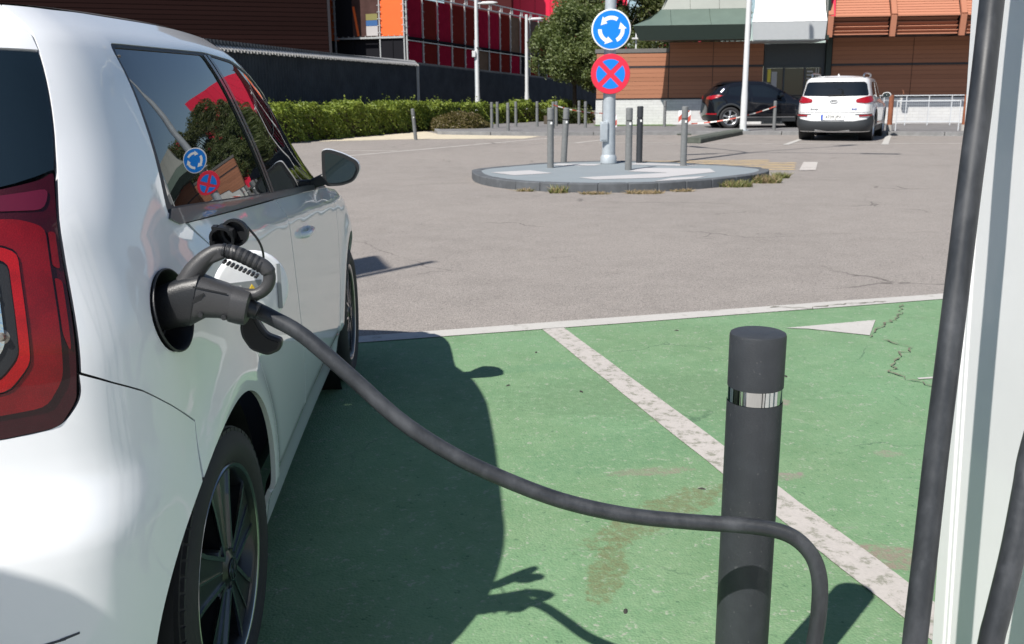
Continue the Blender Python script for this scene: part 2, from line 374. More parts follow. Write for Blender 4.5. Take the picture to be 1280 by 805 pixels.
class MB:
    """collects simple solids and links them as one mesh object"""
    def __init__(s): s.v = []; s.f = []; s.sm = []
    def add(s, vs, fs, smooth=False):
        n = len(s.v); s.v += [tuple(p) for p in vs]; s.f += [tuple(i+n for i in f) for f in fs]; s.sm += [smooth]*len(fs); return s
    def box(s, c, d, rz=0.0, mat=None):
        x, y, z = d[0]/2, d[1]/2, d[2]/2
        vs = [Vector((a*x, b*y, e*z)) for a in (-1, 1) for b in (-1, 1) for e in (-1, 1)]
        Q = mat if mat is not None else Matrix.Rotation(rz, 3, 'Z')
        vs = [Q @ p + Vector(c) for p in vs]
        return s.add(vs, [(0, 1, 3, 2), (4, 6, 7, 5), (0, 4, 5, 1), (2, 3, 7, 6), (0, 2, 6, 4), (1, 5, 7, 3)])
    def bar(s, p0, p1, w, h, up=(0, 0, 1)):
        p0 = Vector(p0); p1 = Vector(p1); d = p1-p0; L = d.length; d.normalize()
        u = Vector(up); sd_ = d.cross(u)
        if sd_.length < 1e-4: sd_ = d.cross(Vector((1, 0, 0)))
        sd_.normalize(); u = sd_.cross(d)
        vs = [p + sd_*a*w/2 + u*b*h/2 for p in (p0, p1) for a, b in ((-1, -1), (1, -1), (1, 1), (-1, 1))]
        return s.add(vs, [(0, 1, 2, 3), (7, 6, 5, 4), (0, 4, 5, 1), (1, 5, 6, 2), (2, 6, 7, 3), (3, 7, 4, 0)])
    def tube(s, pts, r, n=12, caps=True, squash=None):
        pts = [Vector(p) for p in pts]; m = len(pts)
        rs = r if isinstance(r, (list, tuple)) else [r]*m
        T = [(pts[min(i+1, m-1)]-pts[max(i-1, 0)]).normalized() for i in range(m)]
        a = Vector((0, 0, 1)) if abs(T[0].z) < .9 else Vector((1, 0, 0))
        u = (a-T[0]*a.dot(T[0])).normalized(); vs = []
        for i in range(m):
            u = (u-T[i]*u.dot(T[i])).normalized(); w = T[i].cross(u)
            for k in range(n):
                q = 2*pi*k/n; vs.append(pts[i]+(u*cos(q)+w*sin(q))*rs[i])
        fs = [(i*n+k, i*n+(k+1) % n, (i+1)*n+(k+1) % n, (i+1)*n+k) for i in range(m-1) for k in range(n)]
        s.add(vs, fs, True)
        if caps:
            s.add(vs[:n], [tuple(range(n))[::-1]]); s.add(vs[-n:], [tuple(range(n))])
        return s
    def lathe(s, prof, n=32, axis='Z', c=(0, 0, 0), closed=False, smooth=True):
        """prof: list of (r, h)"""
        vs = []
        for r, h in prof:
            for k in range(n):
                q = 2*pi*k/n; x, y = r*cos(q), r*sin(q)
                p = (x, y, h) if axis == 'Z' else ((h, x, y) if axis == 'X' else (y, h, x))
                vs.append((p[0]+c[0], p[1]+c[1], p[2]+c[2]))
        m = len(prof); rng_ = range(m if closed else m-1)
        fs = [(i*n+k, i*n+(k+1) % n, ((i+1) % m)*n+(k+1) % n, ((i+1) % m)*n+k) for i in rng_ for k in range(n)]
        return s.add(vs, fs, smooth)
    def prism(s, poly, f0, f1):
        """poly of 2-D points, f0/f1 map a point to its near and far 3-D place"""
        n = len(poly); vs = [f0(*p) for p in poly]+[f1(*p) for p in poly]
        return s.add(vs, [tuple(range(n)), tuple(range(2*n-1, n-1, -1))]+[(i, i+n, (i+1) % n+n, (i+1) % n) for i in range(n)])
    def mesh(s, name, mat, auto=None):
        me = bpy.data.meshes.new(name); me.from_pydata(s.v, [], s.f)
        me.polygons.foreach_set('use_smooth', s.sm)
        if mat: me.materials.append(MATS[mat])
        bm = bmesh.new(); bm.from_mesh(me); bmesh.ops.remove_doubles(bm, verts=bm.verts, dist=1e-5)
        bmesh.ops.recalc_face_normals(bm, faces=bm.faces); bm.to_mesh(me); bm.free()
        if auto: me.set_sharp_from_angle(angle=R(auto))
        return me
    def build(s, name, mat, parent=None, bevel=0.0, auto=40, seg=2):
        o = link(name, s.mesh(name, mat, auto))
        if parent is not None: o.parent = parent
        if bevel:
            md = o.modifiers.new('edge', 'BEVEL'); md.width = bevel; md.segments = seg; md.limit_method = 'ANGLE'; md.angle_limit = R(35)
            md.harden_normals = False
        return o
def sheet(name, poly, z, mat, parent=None):
    me = bpy.data.meshes.new(name); me.from_pydata([(x, y, z) for x, y in poly], [], [tuple(range(len(poly)))]); me.materials.append(MATS[mat])
    if me.polygons[0].normal.z < 0: me.flip_normals()
    o = link(name, me)
    if parent is not None: o.parent = parent
    return o
def ribbon(name, pts, w, z, mat, parent=None, jitter=0.0):
    vs = []; fs = []; m = len(pts)
    for i, p in enumerate(pts):
        a = Vector((*pts[max(i-1, 0)], 0)); b = Vector((*pts[min(i+1, m-1)], 0)); d = (b-a).normalized(); nrm = Vector((-d.y, d.x, 0))
        ww = (w[i] if isinstance(w, (list, tuple)) else w)/2*(1+rng.uniform(-jitter, jitter))
        q = Vector((p[0], p[1], z)); vs += [q+nrm*ww, q-nrm*ww]
    for i in range(m-1): fs.append((2*i, 2*i+1, 2*i+3, 2*i+2))
    me = bpy.data.meshes.new(name); me.from_pydata(vs, [], fs); me.materials.append(MATS[mat])
    if me.polygons[0].normal.z < 0: me.flip_normals()
    o = link(name, me)
    if parent is not None: o.parent = parent
    return o
def smooth_path(pts, n=8):
    P = [Vector(p) for p in pts]; out = []
    for i in range(len(P)-1):
        a, b, c, d = P[max(i-1, 0)], P[i], P[i+1], P[min(i+2, len(P)-1)]
        for k in range(n):
            t = k/n
            out.append(.5*((2*b)+(c-a)*t+(2*a-5*b+4*c-d)*t*t+(3*b-a-3*c+d)*t**3))
    out.append(P[-1]); return out

# ------------------------------------------------------------------ car body surface
def pchip_slopes(x, y):
    h = np.diff(x, axis=-1); d = np.diff(y, axis=-1)/h
    m = np.zeros_like(y)
    w1 = 2*h[..., 1:]+h[..., :-1]; w2 = h[..., 1:]+2*h[..., :-1]
    ok = d[..., :-1]*d[..., 1:] > 0
    with np.errstate(all='ignore'):
        hm = (w1+w2)/(w1/np.where(ok, d[..., :-1], 1)+w2/np.where(ok, d[..., 1:], 1))
    m[..., 1:-1] = np.where(ok, hm, 0)
    m[..., 0] = d[..., 0]; m[..., -1] = d[..., -1]
    return m
def hermite(x, y, m, q):
    """rows of knots x,y,m (n,k); q (n,)"""
    k = x.shape[-1]
    i = np.clip((q[:, None] >= x).sum(-1)-1, 0, k-2); r = np.arange(len(q))
    x0, x1, y0, y1, m0, m1 = x[r, i], x[r, i+1], y[r, i], y[r, i+1], m[r, i], m[r, i+1]
    h = x1-x0; t = (q-x0)/h
    inside = (t >= 0) & (t <= 1)
    tt = np.clip(t, 0, 1)
    v = (2*tt**3-3*tt**2+1)*y0+(tt**3-2*tt**2+tt)*h*m0+(-2*tt**3+3*tt**2)*y1+(tt**3-tt**2)*h*m1
    return np.where(inside, v, np.where(t < 0, y0+m0*(q-x0), y1+m1*(q-x1)))
class Curve:
    def __init__(s, pts):
        s.x = np.array([p[0] for p in pts], float); s.y = np.array([p[1] for p in pts], float); s.m = pchip_slopes(s.x, s.y)
    def __call__(s, q):
        q = np.atleast_1d(np.asarray(q, float)); n = len(q); o = np.ones((n, 1))
        return hermite(s.x*o, s.y*o, s.m*o, q)
def smooth_curve(pts):
    c = Curve(pts); x, y = c.x, c.y     # Catmull-Rom slopes, for outlines that are not monotone
    m = np.zeros_like(y); m[1:-1] = (y[2:]-y[:-2])/(x[2:]-x[:-2]); m[0] = (y[1]-y[0])/(x[1]-x[0]); m[-1] = (y[-1]-y[-2])/(x[-1]-x[-2]); c.m = m
    return c
class CarSurf:
    def __init__(s, outline, levels, inset_side, inset_rear, inset_front, roofline, flares, flare=.012, rearref=-.31):
        s.L0 = -min(b for a, b, c in outline); s.L1 = max(b for a, b, c in outline); s.F0 = s.L1-.75; s.W = max(c for a, b, c in outline)
        s.U = smooth_curve([(a, b) for a, b, c in outline]); s.V = smooth_curve([(a, c) for a, b, c in outline])
        s.levels = levels                 # list of curves z(u), low to high
        s.Is, s.Ir, s.If = (np.array(a, float) for a in (inset_side, inset_rear, inset_front))
        s.rc = Curve(roofline); s.flares = flares; s.fl = flare; s.rear = rearref
    def frame(s, q):
        e = 1e-3; u, v = s.U(q), s.V(q); du = (s.U(q+e)-s.U(q-e)); dv = (s.V(q+e)-s.V(q-e)); L = np.hypot(du, dv)
        return u, v, dv/L, du/L          # nr (rear component), ns (side component)
    def zl(s, u): return np.stack([c(u) for c in s.levels], -1)
    def P(s, q, z, off=0.0):
        q = np.asarray(q, float); z = np.asarray(z, float)
        u, v, nr, ns = s.frame(q); zl = s.zl(u); o = np.ones((len(q), 1))
        def ins(tab):
            y = tab*o; return hermite(zl, y, pchip_slopes(zl, y), z)
        g = np.clip((.1-u)/(.1+s.L0), 0, 1); g = g*g*(3-2*g); g2 = np.clip((u-s.F0)/(s.L1-s.F0), 0, 1); g2 = g2*g2*(3-2*g2)
        bl = g*ins(s.Ir)-g2*ins(s.If); w_ = v/s.W
        fl = np.zeros_like(z)
        for (cu, cz, r) in s.flares:
            d = np.hypot(u-cu, z-cz); fl += s.fl*np.exp(-((d-r-.015)/.055)**2)*(z > .12)
        return np.stack([v-w_*ins(s.Is)+ns*fl, u+bl, z], -1)      # local: x right, y forward, z up
    def PN(s, q, z, off=0.0):
        q = np.asarray(q, float); z = np.asarray(z, float); e = 2e-3
        a = s.P(q+e, z)-s.P(q-e, z); b = s.P(q, z+e)-s.P(q, z-e)
        n = np.cross(a, b); n /= np.linalg.norm(n, axis=-1, keepdims=True)+1e-12
        return s.P(q, z)+n*off, n
    def ringz(s, q): u = s.U(np.asarray(q, float)); return s.levels[-1](u)
    def roof(s, x, y, off=0.0):
        """height of the top skin at right-offset x and forward y"""
        def h(x, y):
            rz = s.levels[-1](y); c = s.rc(y)
            qs = np.linspace(-1.0, 3.4, 500); ring = s.ring
            vr = np.interp(y, ring[1], ring[0])
            k = np.clip(1-(x/np.maximum(vr, .05))**2, 0, 1)
            f = np.clip((y-s.rear)/.22, 0, 1); f = f*f*(3-2*f)
            return rz+(c-rz)*(k**.8)*f
        e = 4e-3; z = h(x, y); n = np.stack([-(h(x+e, y)-h(x-e, y))/(2*e), -(h(x, y+e)-h(x, y-e))/(2*e), np.ones_like(z)], -1)
        n /= np.linalg.norm(n, axis=-1, keepdims=True)
        return np.stack([x, y, z], -1)+n*off, n
    def make_ring(s, smax):
        q = np.linspace(-.9, smax, 300); p = s.P(q, s.ringz(q))
        i = np.argsort(p[:, 1]); s.ring = (p[i, 0], p[i, 1])

def inside(poly, pts):
    x, y = pts[:, 0], pts[:, 1]; r = np.zeros(len(pts), bool); n = len(poly)
    for i in range(n):
        x0, y0 = poly[i]; x1, y1 = poly[(i+1) % n]
        if y0 == y1: continue
        c = ((y0 > y) != (y1 > y)) & (x < (x1-x0)*(y-y0)/(y1-y0)+x0); r ^= c
    return r
def edist(poly, pts):
    d = np.full(len(pts), 1e9); n = len(poly)
    for i in range(n):
        a = np.array(poly[i]); b = np.array(poly[(i+1) % n]); ab = b-a; L = (ab@ab)+1e-12
        t = np.clip(((pts-a)@ab)/L, 0, 1); d = np.minimum(d, np.linalg.norm(pts-(a+t[:, None]*ab), axis=1))
    return d
def densify(poly, step):
    out = []; n = len(poly)
    for i in range(n):
        a = Vector(poly[i]); b = Vector(poly[(i+1) % n]); k = max(1, int(math.ceil((b-a).length/step)))
        out += [tuple(a.lerp(b, j/k)) for j in range(k)]
    return out
def arc(cx, cy, r, a0, a1, n=24): return [(cx+r*cos(R(a0+(a1-a0)*i/n)), cy+r*sin(R(a0+(a1-a0)*i/n))) for i in range(n+1)]
def rounded(poly, r, n=5):
    """round the corners of a 2-D polygon"""
    out = []; m = len(poly)
    for i in range(m):
        p = Vector(poly[i]); a = Vector(poly[i-1]); b = Vector(poly[(i+1) % m])
        da = (a-p); db = (b-p); rr = min(r, da.length*.45, db.length*.45); s0 = p+da.normalized()*rr; s1 = p+db.normalized()*rr
        for k in range(n+1):
            t = k/n; out.append(tuple(s0*(1-t)**2+p*2*t*(1-t)+s1*t*t))
    return out
def shrink(poly, d):
    a = sum(poly[i-1][0]*poly[i][1]-poly[i][0]*poly[i-1][1] for i in range(len(poly)))
    sg = 1 if a > 0 else -1; out = []; m = len(poly)
    for i in range(m):
        p = Vector(poly[i]); e0 = (p-Vector(poly[i-1])).normalized(); e1 = (Vector(poly[(i+1) % m])-p).normalized()
        n0 = Vector((-e0.y, e0.x))*sg; n1 = Vector((-e1.y, e1.x))*sg; b = n0+n1
        b = b/max(b.dot(n0), .35) if b.length > 1e-6 else n0
        out.append(tuple(p+b*d))
    return out
def patch(name, fn, poly, mat, parent, holes=(), step=.03, off=0.0, edge=.012, mirror=False):
    """a skin panel: a 2-D outline filled with a fine mesh, laid on the surface fn, with its edges turned in"""
    poly = densify(poly, step); hs = [densify(h, step) for h in holes]
    loops = [poly]+hs; pts = []; edges = []
    for lp in loops:
        n0 = len(pts); pts += lp; edges += [(n0+i, n0+(i+1) % len(lp)) for i in range(len(lp))]
    A = np.array(poly); lo = A.min(0); hi = A.max(0)
    gx, gy = np.meshgrid(np.arange(lo[0]+step/2, hi[0], step), np.arange(lo[1]+step/2, hi[1], step)); g = np.stack([gx.ravel(), gy.ravel()], -1)
    if len(g):
        ok = inside(poly, g) & (edist(poly, g) > .4*step)
        for h in hs: ok &= ~inside(h, g) & (edist(h, g) > .4*step)
        pts = pts+[tuple(p) for p in g[ok]]
    r = delaunay_2d_cdt([Vector(p) for p in pts], edges, [], 0, 1e-6)
    vs = np.array([tuple(v) for v in r[0]]); fs = [f for f in r[2]]
    cen = np.array([vs[list(f)].mean(0) for f in fs]); ok = inside(poly, cen)
    for h in hs: ok &= ~inside(h, cen)
    fs = [f for f, k in zip(fs, ok) if k]
    P, Nn = fn(vs[:, 0], vs[:, 1]); P = P+Nn*off
    # open boundary of the kept faces
    cnt = {}
    for f in fs:
        for i in range(len(f)):
            k = (f[i], f[(i+1) % len(f)]); cnt[k] = cnt.get(k, 0)+1
    bnd = [k for k in cnt if (k[1], k[0]) not in cnt]
    verts = [tuple(p) for p in P]; norms = [tuple(n) for n in Nn]; faces = [tuple(f) for f in fs]
    # make sure faces look outward
    f0 = faces[0]; a, b, c = (np.array(verts[i]) for i in f0[:3])
    if np.cross(b-a, c-a)@np.array(norms[f0[0]]) < 0: faces = [f[::-1] for f in faces]; bnd = [(j, i) for i, j in bnd]
    if edge:
        for i, j in bnd:
            t = P[j]-P[i]; nn = Nn[i]; e = np.cross(t, nn); e /= np.linalg.norm(e)+1e-12
            k = len(verts)
            verts += [tuple(P[i]), tuple(P[j]), tuple(P[j]-Nn[j]*edge), tuple(P[i]-Nn[i]*edge)]; norms += [tuple(e)]*4
            faces.append((k+1, k, k+3, k+2))
    if mirror:
        verts = [(-x, y, z) for x, y, z in verts]; norms = [(-x, y, z) for x, y, z in norms]; faces = [f[::-1] for f in faces]
    me = bpy.data.meshes.new(name); me.from_pydata(verts, [], faces); me.polygons.foreach_set('use_smooth', [True]*len(faces))
    me.materials.append(MATS[mat]); me.normals_split_custom_set_from_vertices(norms)
    o = link(name, me); o.parent = parent
    return o
def ring_strip(outer, d):
    return outer, shrink(outer, d)

def wheel(parent, loc, side, rt, rr, wid, style, spokes=5, tread=False, name='wheel', steer=0):
    """tyre, rim and spokes; side=+1 faces right. parent gets one child named wheel with its pieces under it"""
    w = wid/2; S = side
    P = MB()
    sw = [(rr-.004, w*.78), (rr+.012, w*.95), (rr+(rt-rr)*.45, w*1.04), (rt-.035, w*1.0), (rt-.014, w*.93), (rt-.004, w*.80)]
    tr = []
    if tread:
        for a, b in ((.80, .48), (.44, .06), (-.06, -.44), (-.48, -.80)): tr += [(rt-.008, w*(a+.03)), (rt, w*a), (rt, w*b), (rt-.008, w*(b-.03))]
    else: tr = [(rt, w*.7), (rt, -w*.7)]
    prof = sw+tr+[(r, -h) for r, h in sw[::-1]]
    P.lathe([(r, h*S) for r, h in prof], 64 if tread else 36, 'X')
    wh = P.build(name, 'tyre', parent, auto=50); wh.location = loc; wh.rotation_euler = (0, 0, steer)
    if tread:
        t = MB()
        for k in range(64):
            q = 2*pi*k/64; c, s_ = cos(q), sin(q)
            Q = Matrix(((1, 0, 0), (0, c, -s_), (0, s_, c)))
            for sd_ in (1, -1):
                t.box(Q @ Vector((sd_*w*.83, 0, rt-.010)), (w*.14, .023, .012), mat=Q)
        o_t = t.build('tread_blocks', 'tyre', wh, auto=30); o_t['kind'] = 'stuff'
    face = w*.80*S
    r_ = MB(); n = 56 if tread else 32
    r_.lathe([(rr+.006, face+.004*S), (rr+.003, face+.010*S), (rr-.006, face+.008*S), (rr-.014, face-.004*S), (rr-.022, face-.05*S), (rr-.03, -face*.6)], n, 'X')
    rim = r_.build('rim', 'wheel_black' if style == 'black' else 'alloy_silver', wh, auto=60)
    if style == 'black':
        lp = MB(); lp.lathe([(rr+.0045, face+.0085*S), (rr+.002, face+.0118*S), (rr-.004, face+.0105*S), (rr-.006, face+.0085*S)], n, 'X'); lp.build('rim_lip', 'wheel_polished', rim)
    b = MB(); b.lathe([(rr-.024, face-.055*S), (rr*.3, face-.065*S), (.001, face-.065*S)], n, 'X'); b.lathe([(rr*.72, face-.05*S), (rr*.72, face-.06*S), (.04, face-.06*S), (.04, face-.05*S), (rr*.72, face-.05*S)], n, 'X')
    b.build('brake_disc', 'dark_void' if style != 'black' else 'brake_disc', wh)
    ro, ri = rr-.012, .048
    for k in range(spokes):
        q = 2*pi*k/spokes+(pi/2)
        Q = Matrix(((1, 0, 0), (0, cos(q), -sin(q)), (0, sin(q), cos(q))))       # local y runs outward along the spoke
        sp = MB(); h0, h1 = (.024, .060) if style == 'black' else (.020, .034)
        def pt(r, t, x): return Q @ Vector((x, r, t))
        x0, x1 = face+.002*S, face-.035*S
        sp.prism([(ri-.01, -h0), (ro*.72, -h1*.80), (ro, -h1*1.12), (ro, h1*1.12), (ro*.72, h1*.80), (ri-.01, h0)],
                 lambda r, t: pt(r, t, x0-.006*S*(r-ri)/(ro-ri)), lambda r, t: pt(r, t, x1))
        so = sp.build('spoke', 'wheel_black' if style == 'black' else 'alloy_silver', wh, bevel=.003)
        if style == 'black':
            ed = MB()
            for sg in (-1, 1):
                L = [(ri-.012, sg*h0*1.02), (ro*.72, sg*h1*.82), (ro, sg*h1*1.14)]
                for (ra, ta), (rb, tb) in zip(L[:-1], L[1:]):
                    pa = pt(ra, ta, x0+.0015*S-.006*S*(ra-ri)/(ro-ri)); pb = pt(rb, tb, x0+.0015*S-.006*S*(rb-ri)/(ro-ri)); ed.bar(pa, pb, .009, .006, (1, 0, 0))
            pa, pb = pt(ri, 0, x0+.001*S), pt(ro*.95, 0, x0-.004*S); ed.bar(pa, pb, .004, .004, (1, 0, 0))
            ed.build('spoke_edge', 'wheel_polished', wh, auto=30)
            bo = MB(); q2 = q+pi/spokes; c = (face-.012*S, .066*cos(q2), .066*sin(q2)); bo.lathe([(.0, .012*S), (.009, .012*S), (.011, 0), (.011, -.03*S)], 8, 'X', c)
            bo.build('wheel_bolt', 'steel', wh)
    hub = MB(); hub.lathe([(.0, .012*S), (.024, .011*S), (.030, .006*S), (.052, -.004*S), (.056, -.035*S)], 28, 'X', (face, 0, 0))
    hub.build('hub_cap', 'wheel_black' if style == 'black' else 'alloy_silver', wh)
    if style == 'black':
        e = MB(); X = face+.0128*S
        def seg(a, b2): e.bar((X, a[0]*S, a[1]), (X, b2[0]*S, b2[1]), .0028, .0022, (1, 0, 0))
        ringp = [(.0235*cos(t), .0235*sin(t)) for t in np.linspace(0, 2*pi, 29)]
        for a, b2 in zip(ringp[:-1], ringp[1:]): seg(a, b2)
        for L in ([(-.0095, .0205), (0, .002), (.0095, .0205)], [(-.0185, .013), (-.0095, -.019), (0, -.001), (.0095, -.019), (.0185, .013)]):
            for a, b2 in zip(L[:-1], L[1:]): seg(a, b2)
        e.build('emblem', 'wheel_polished', wh, auto=30)
    return wh

# ------------------------------------------------------------------ ground and markings
def structure(o): o['kind'] = 'structure'; return o
Z1, Z2, Z3 = .004, .008, .012
structure(sheet('ground', [(-400, -200), (400, -200), (400, 600), (-400, 600)], 0, 'asphalt'))
# charging bays: the far edge line runs from (-.84,4.91) to (2.74,5.87)
e0 = Vector((-.84, 4.91)); ed_ = Vector((.966, .259)); en_ = Vector((.259, -.966))
def bay(a, b): p = e0+ed_*a+en_*b; return (p.x, p.y)
structure(sheet('parking_surface', [bay(-7, .05), bay(12, .05), bay(12, 4.1), bay(-7, 4.1)], Z1, 'green_paint'))
structure(sheet('footway', [bay(-12, 4.1), bay(14, 4.1), bay(14, 9), bay(-12, 9)], Z1, 'concrete'))
parks = bpy.data.objects['parking_surface']
structure(ribbon('bay_edge_line', [bay(-7+.5*i, .035) for i in range(39)], .14, Z2, 'white_marking', jitter=.06))
stall = ribbon('bay_divider_line', [bay(1.075+.0*i, .10+.2*i) for i in range(21)], .125, Z2, 'white_marking_worn', jitter=.05); structure(stall)
structure(ribbon('bay_divider_line', [bay(-1.55, .10+.2*i) for i in range(21)], .125, Z2, 'white_marking_worn', jitter=.05))
structure(ribbon('bay_divider_line', [bay(4.3, .10+.2*i) for i in range(21)], .125, Z2, 'white_marking_worn', jitter=.05))
structure(sheet('arrow_marking', [(1.5, 5.045), (1.62, 5.025), (1.90, 4.87), (2.06, 5.215)], Z2, 'white_marking'))
structure(sheet('arrow_marking', [(1.83, 4.08), (1.96, 4.10), (2.10, 4.02), (2.22, 4.22), (2.02, 4.14), (1.83, 4.10)], Z2, 'white_marking'))
def crack(pts, w, mat='crack_fill', z=Z3):
    pp = []
    for i in range(len(pts)-1):
        a, b = Vector(pts[i]), Vector(pts[i+1]); n = max(3, int((b-a).length/.03)); d = (b-a).normalized(); q = Vector((-d.y, d.x))
        for k in range(n): pp.append(tuple(a.lerp(b, k/n)+q*rng.gauss(0, .011)))
    pp.append(pts[-1])
    o = ribbon('crack', pp, [w*max(.05, rng.gauss(.7, .55)) for _ in pp], z, mat, parks)
    return o
crack([(2.36, 5.6), (2.22, 5.28), (1.98, 5.0), (1.88, 4.82), (2.02, 4.62), (1.84, 4.38), (1.74, 4.2), (1.83, 4.0), (1.95, 3.8)], .008)
crack([(1.55, 5.55), (1.75, 5.52), (1.95, 5.6), (2.3, 5.68)], .010)
crack([(2.22, 5.28), (2.36, 5.22), (2.5, 5.2)], .005)
for (x, y) in ((.30, 3.95), (-.02, 4.05), (.28, 2.15), (.62, 2.62), (.62, 2.9), (1.25, 4.15), (.9, 5.02), (2.08, 4.3), (1.66, 3.1), (.12, 4.6), (.45, 4.3)):
    m_ = MB(); m_.lathe([(.0, .006), (.005+rng.random()*.006, .003), (.011, .0)], 7, 'Z'); o = m_.build('leaf_litter', 'debris', parks); o.location = (x, y, Z1); o.scale = (1.3, .55, 1); o.rotation_euler = (0, 0, rng.random()*3)

# traffic island with kerb stones
isl = [(-.60, 14.72), (-.52, 14.0), (-.30, 13.35), (.06, 12.86), (.62, 12.48), (1.26, 12.34), (1.92, 12.40), (2.58, 12.74), (3.22, 13.26), (3.66, 13.82), (3.88, 14.35), (3.82, 14.75), (3.40, 15.35), (2.62, 16.02), (1.70, 16.50), (.72, 16.22), (.05, 15.68), (-.45, 15.12)]
isl3 = [(p.x, p.y) for p in smooth_path([(x, y, 0) for x, y in isl+[isl[0]]], 5)][:-1]
KH = .12
inner = shrink(isl3, .15)
a_ = sum(isl3[i-1][0]*isl3[i][1]-isl3[i][0]*isl3[i-1][1] for i in range(len(isl3)))
def isl_pave(name, poly, z, mat): return structure(sheet(name, poly, z, mat))
island = isl_pave('traffic_island', shrink(isl3, .13), KH-.006, 'island_paint')
n = len(isl3); stones = 30; per = n/stones
for k in range(stones):
    i0 = int(round(k*per)); i1 = int(round((k+1)*per))
    idx = [i % n for i in range(i0, i1+1)]
    o_ = [Vector((*isl3[i], 0)) for i in idx]; in_ = [Vector((*inner[i], 0)) for i in idx]
    # a small joint at each end
    o_[0] = o_[0].lerp(o_[1], .03); in_[0] = in_[0].lerp(in_[1], .03)
    m_ = MB(); dz = rng.uniform(-.004, .004)
    poly = [(p.x, p.y) for p in o_]+[(p.x, p.y) for p in in_[::-1]]
    m_.prism(poly, lambda x, y: (x, y, -.05), lambda x, y: (x, y, KH+dz))
    m_.build('kerb_stone', 'kerb_dark', island, bevel=.012, auto=35)
for poly in ([(-.30, 14.30), (.05, 13.75), (.62, 14.05), (.30, 14.62)], [(.66, 15.6), (1.35, 15.45), (1.5, 15.75), (.8, 15.95)], [(.95, 13.3), (1.15, 12.95), (2.05, 13.15), (3.0, 14.0), (3.05, 14.62), (2.05, 14.9), (1.75, 14.25), (2.3, 13.95), (1.5, 13.55)],
             [(1.9, 12.62), (2.5, 12.95), (2.75, 13.35), (2.2, 13.1)], [(1.9, 15.6), (2.8, 15.2), (3.05, 15.35), (2.1, 15.95)]):
    isl_pave('pale_patch', poly, KH-.002, 'island_pale')
# weeds and dry litter against the kerb
def tuft(name, x, y, rad, n, h, mats, label):
    root = thing(name, label, 'plant', (x, y, 0))
    for mname, share in mats:
        m_ = MB()
        for _ in range(int(n*share)):
            a = rng.random()*6.28; r = rad*math.sqrt(rng.random()); px, py = r*cos(a), r*sin(a)*.45
            hh = h*rng.uniform(.4, 1.1); dx, dy = rng.gauss(0, .03), rng.gauss(0, .03); w = rng.uniform(.006, .016); t = rng.random()*3.14
            m_.add([(px-w*cos(t), py-w*sin(t), 0), (px+w*cos(t), py+w*sin(t), 0), (px+dx+w*.5*cos(t), py+dy, hh*.6), (px+dx*1.8, py+dy*1.8, hh)], [(0, 1, 2), (0, 2, 3)])
        o = m_.build('blades', mname, root, auto=None); o['kind'] = 'stuff'
    return root
tuft('weed', 3.05, 12.98, .26, 420, .10, (('leaf_weed', .8), ('leaf_dry', .2)), 'green weed tuft at the front right of the island kerb')
tuft('weed', 3.62, 13.48, .20, 300, .13, (('leaf_weed', .4), ('leaf_dry', .6)), 'half dry weed on the right shoulder of the island kerb')
tuft('weed', 4.02, 14.2, .12, 140, .10, (('leaf_weed', .9), ('leaf_dry', .1)), 'small green weed at the rounded right nose of the island')
tuft('weed', .62, 12.36, .12, 130, .11, (('leaf_weed', .7), ('leaf_dry', .3)), 'small green weed below the left front of the island kerb')
tuft('dry_grass', 1.72, 12.22, .24, 240, .05, (('leaf_dry', 1.0),), 'dry brown grass at the middle of the island kerb')
tuft('dry_grass', 1.08, 12.2, .2, 150, .04, (('leaf_dry', 1.0),), 'dry brown litter left of the middle of the island kerb')
tuft('dry_grass', 2.25, 12.42, .16, 110, .04, (('leaf_dry', 1.0),), 'dry brown litter right of the middle of the island kerb')
tuft('dry_grass', .2, 12.62, .12, 80, .05, (('leaf_dry', .8), ('leaf_weed', .2)), 'dry scrap of grass at the left front of the island kerb')

# markings beyond
hx = [(-.75, 16.2), (-.2, 17.1), (.77, 17.9), (4.6, 18.0), (5.35, 17.25), (4.75, 15.6), (3.4, 15.5), (1.7, 16.6)]
for k in range(7):
    y = 15.7+.36*k; x1 = 4.68+.11*k+(.0 if y < 17.3 else -.5)
    structure(ribbon('yellow_marking', [(2.6 if y < 16.4 else -.1+.25*k, y), (x1, y+.05)], .17, Z1, 'yellow_marking'))
structure(sheet('white_bar_marking', [(4.66, 15.45), (4.95, 15.5), (5.55, 17.3), (5.30, 17.32)], Z2, 'faded_marking'))
structure(ribbon('parking_line', [(3.4, 23.75), (12.5, 22.6)], .12, Z1, 'faded_marking'))
structure(ribbon('parking_line', [(6.55, 22.9), (7.75, 25.6)], .14, Z2, 'white_marking'))
structure(ribbon('parking_line', [(8.8, 22.6), (10.6, 27.0)], .15, Z2, 'white_marking'))
structure(ribbon('parking_line', [(10.6, 27.05), (13.5, 26.0)], .12, Z1, 'white_marking'))
structure(ribbon('parking_line', [(-3.6, 20.0), (-.8, 24.4), (1.3, 27.6)], .13, Z1, 'faded_marking'))
structure(ribbon('parking_line', [(-4.2, 22.3), (-2.6, 21.9)], .12, Z1, 'faded_marking'))
structure(ribbon('parking_line', [(1.7, 24.7), (2.9, 26.8)], .13, Z1, 'faded_marking'))
structure(ribbon('parking_line', [(-.9, 25.0), (4.2, 24.3)], .10, Z1, 'faded_marking'))
structure(sheet('pale_apron', [(-5.4, 26.6), (-3.0, 27.4), (.4, 27.2), (.9, 28.6), (-2.2, 30.4), (-2.9, 33.0)], Z1, 'apron'))
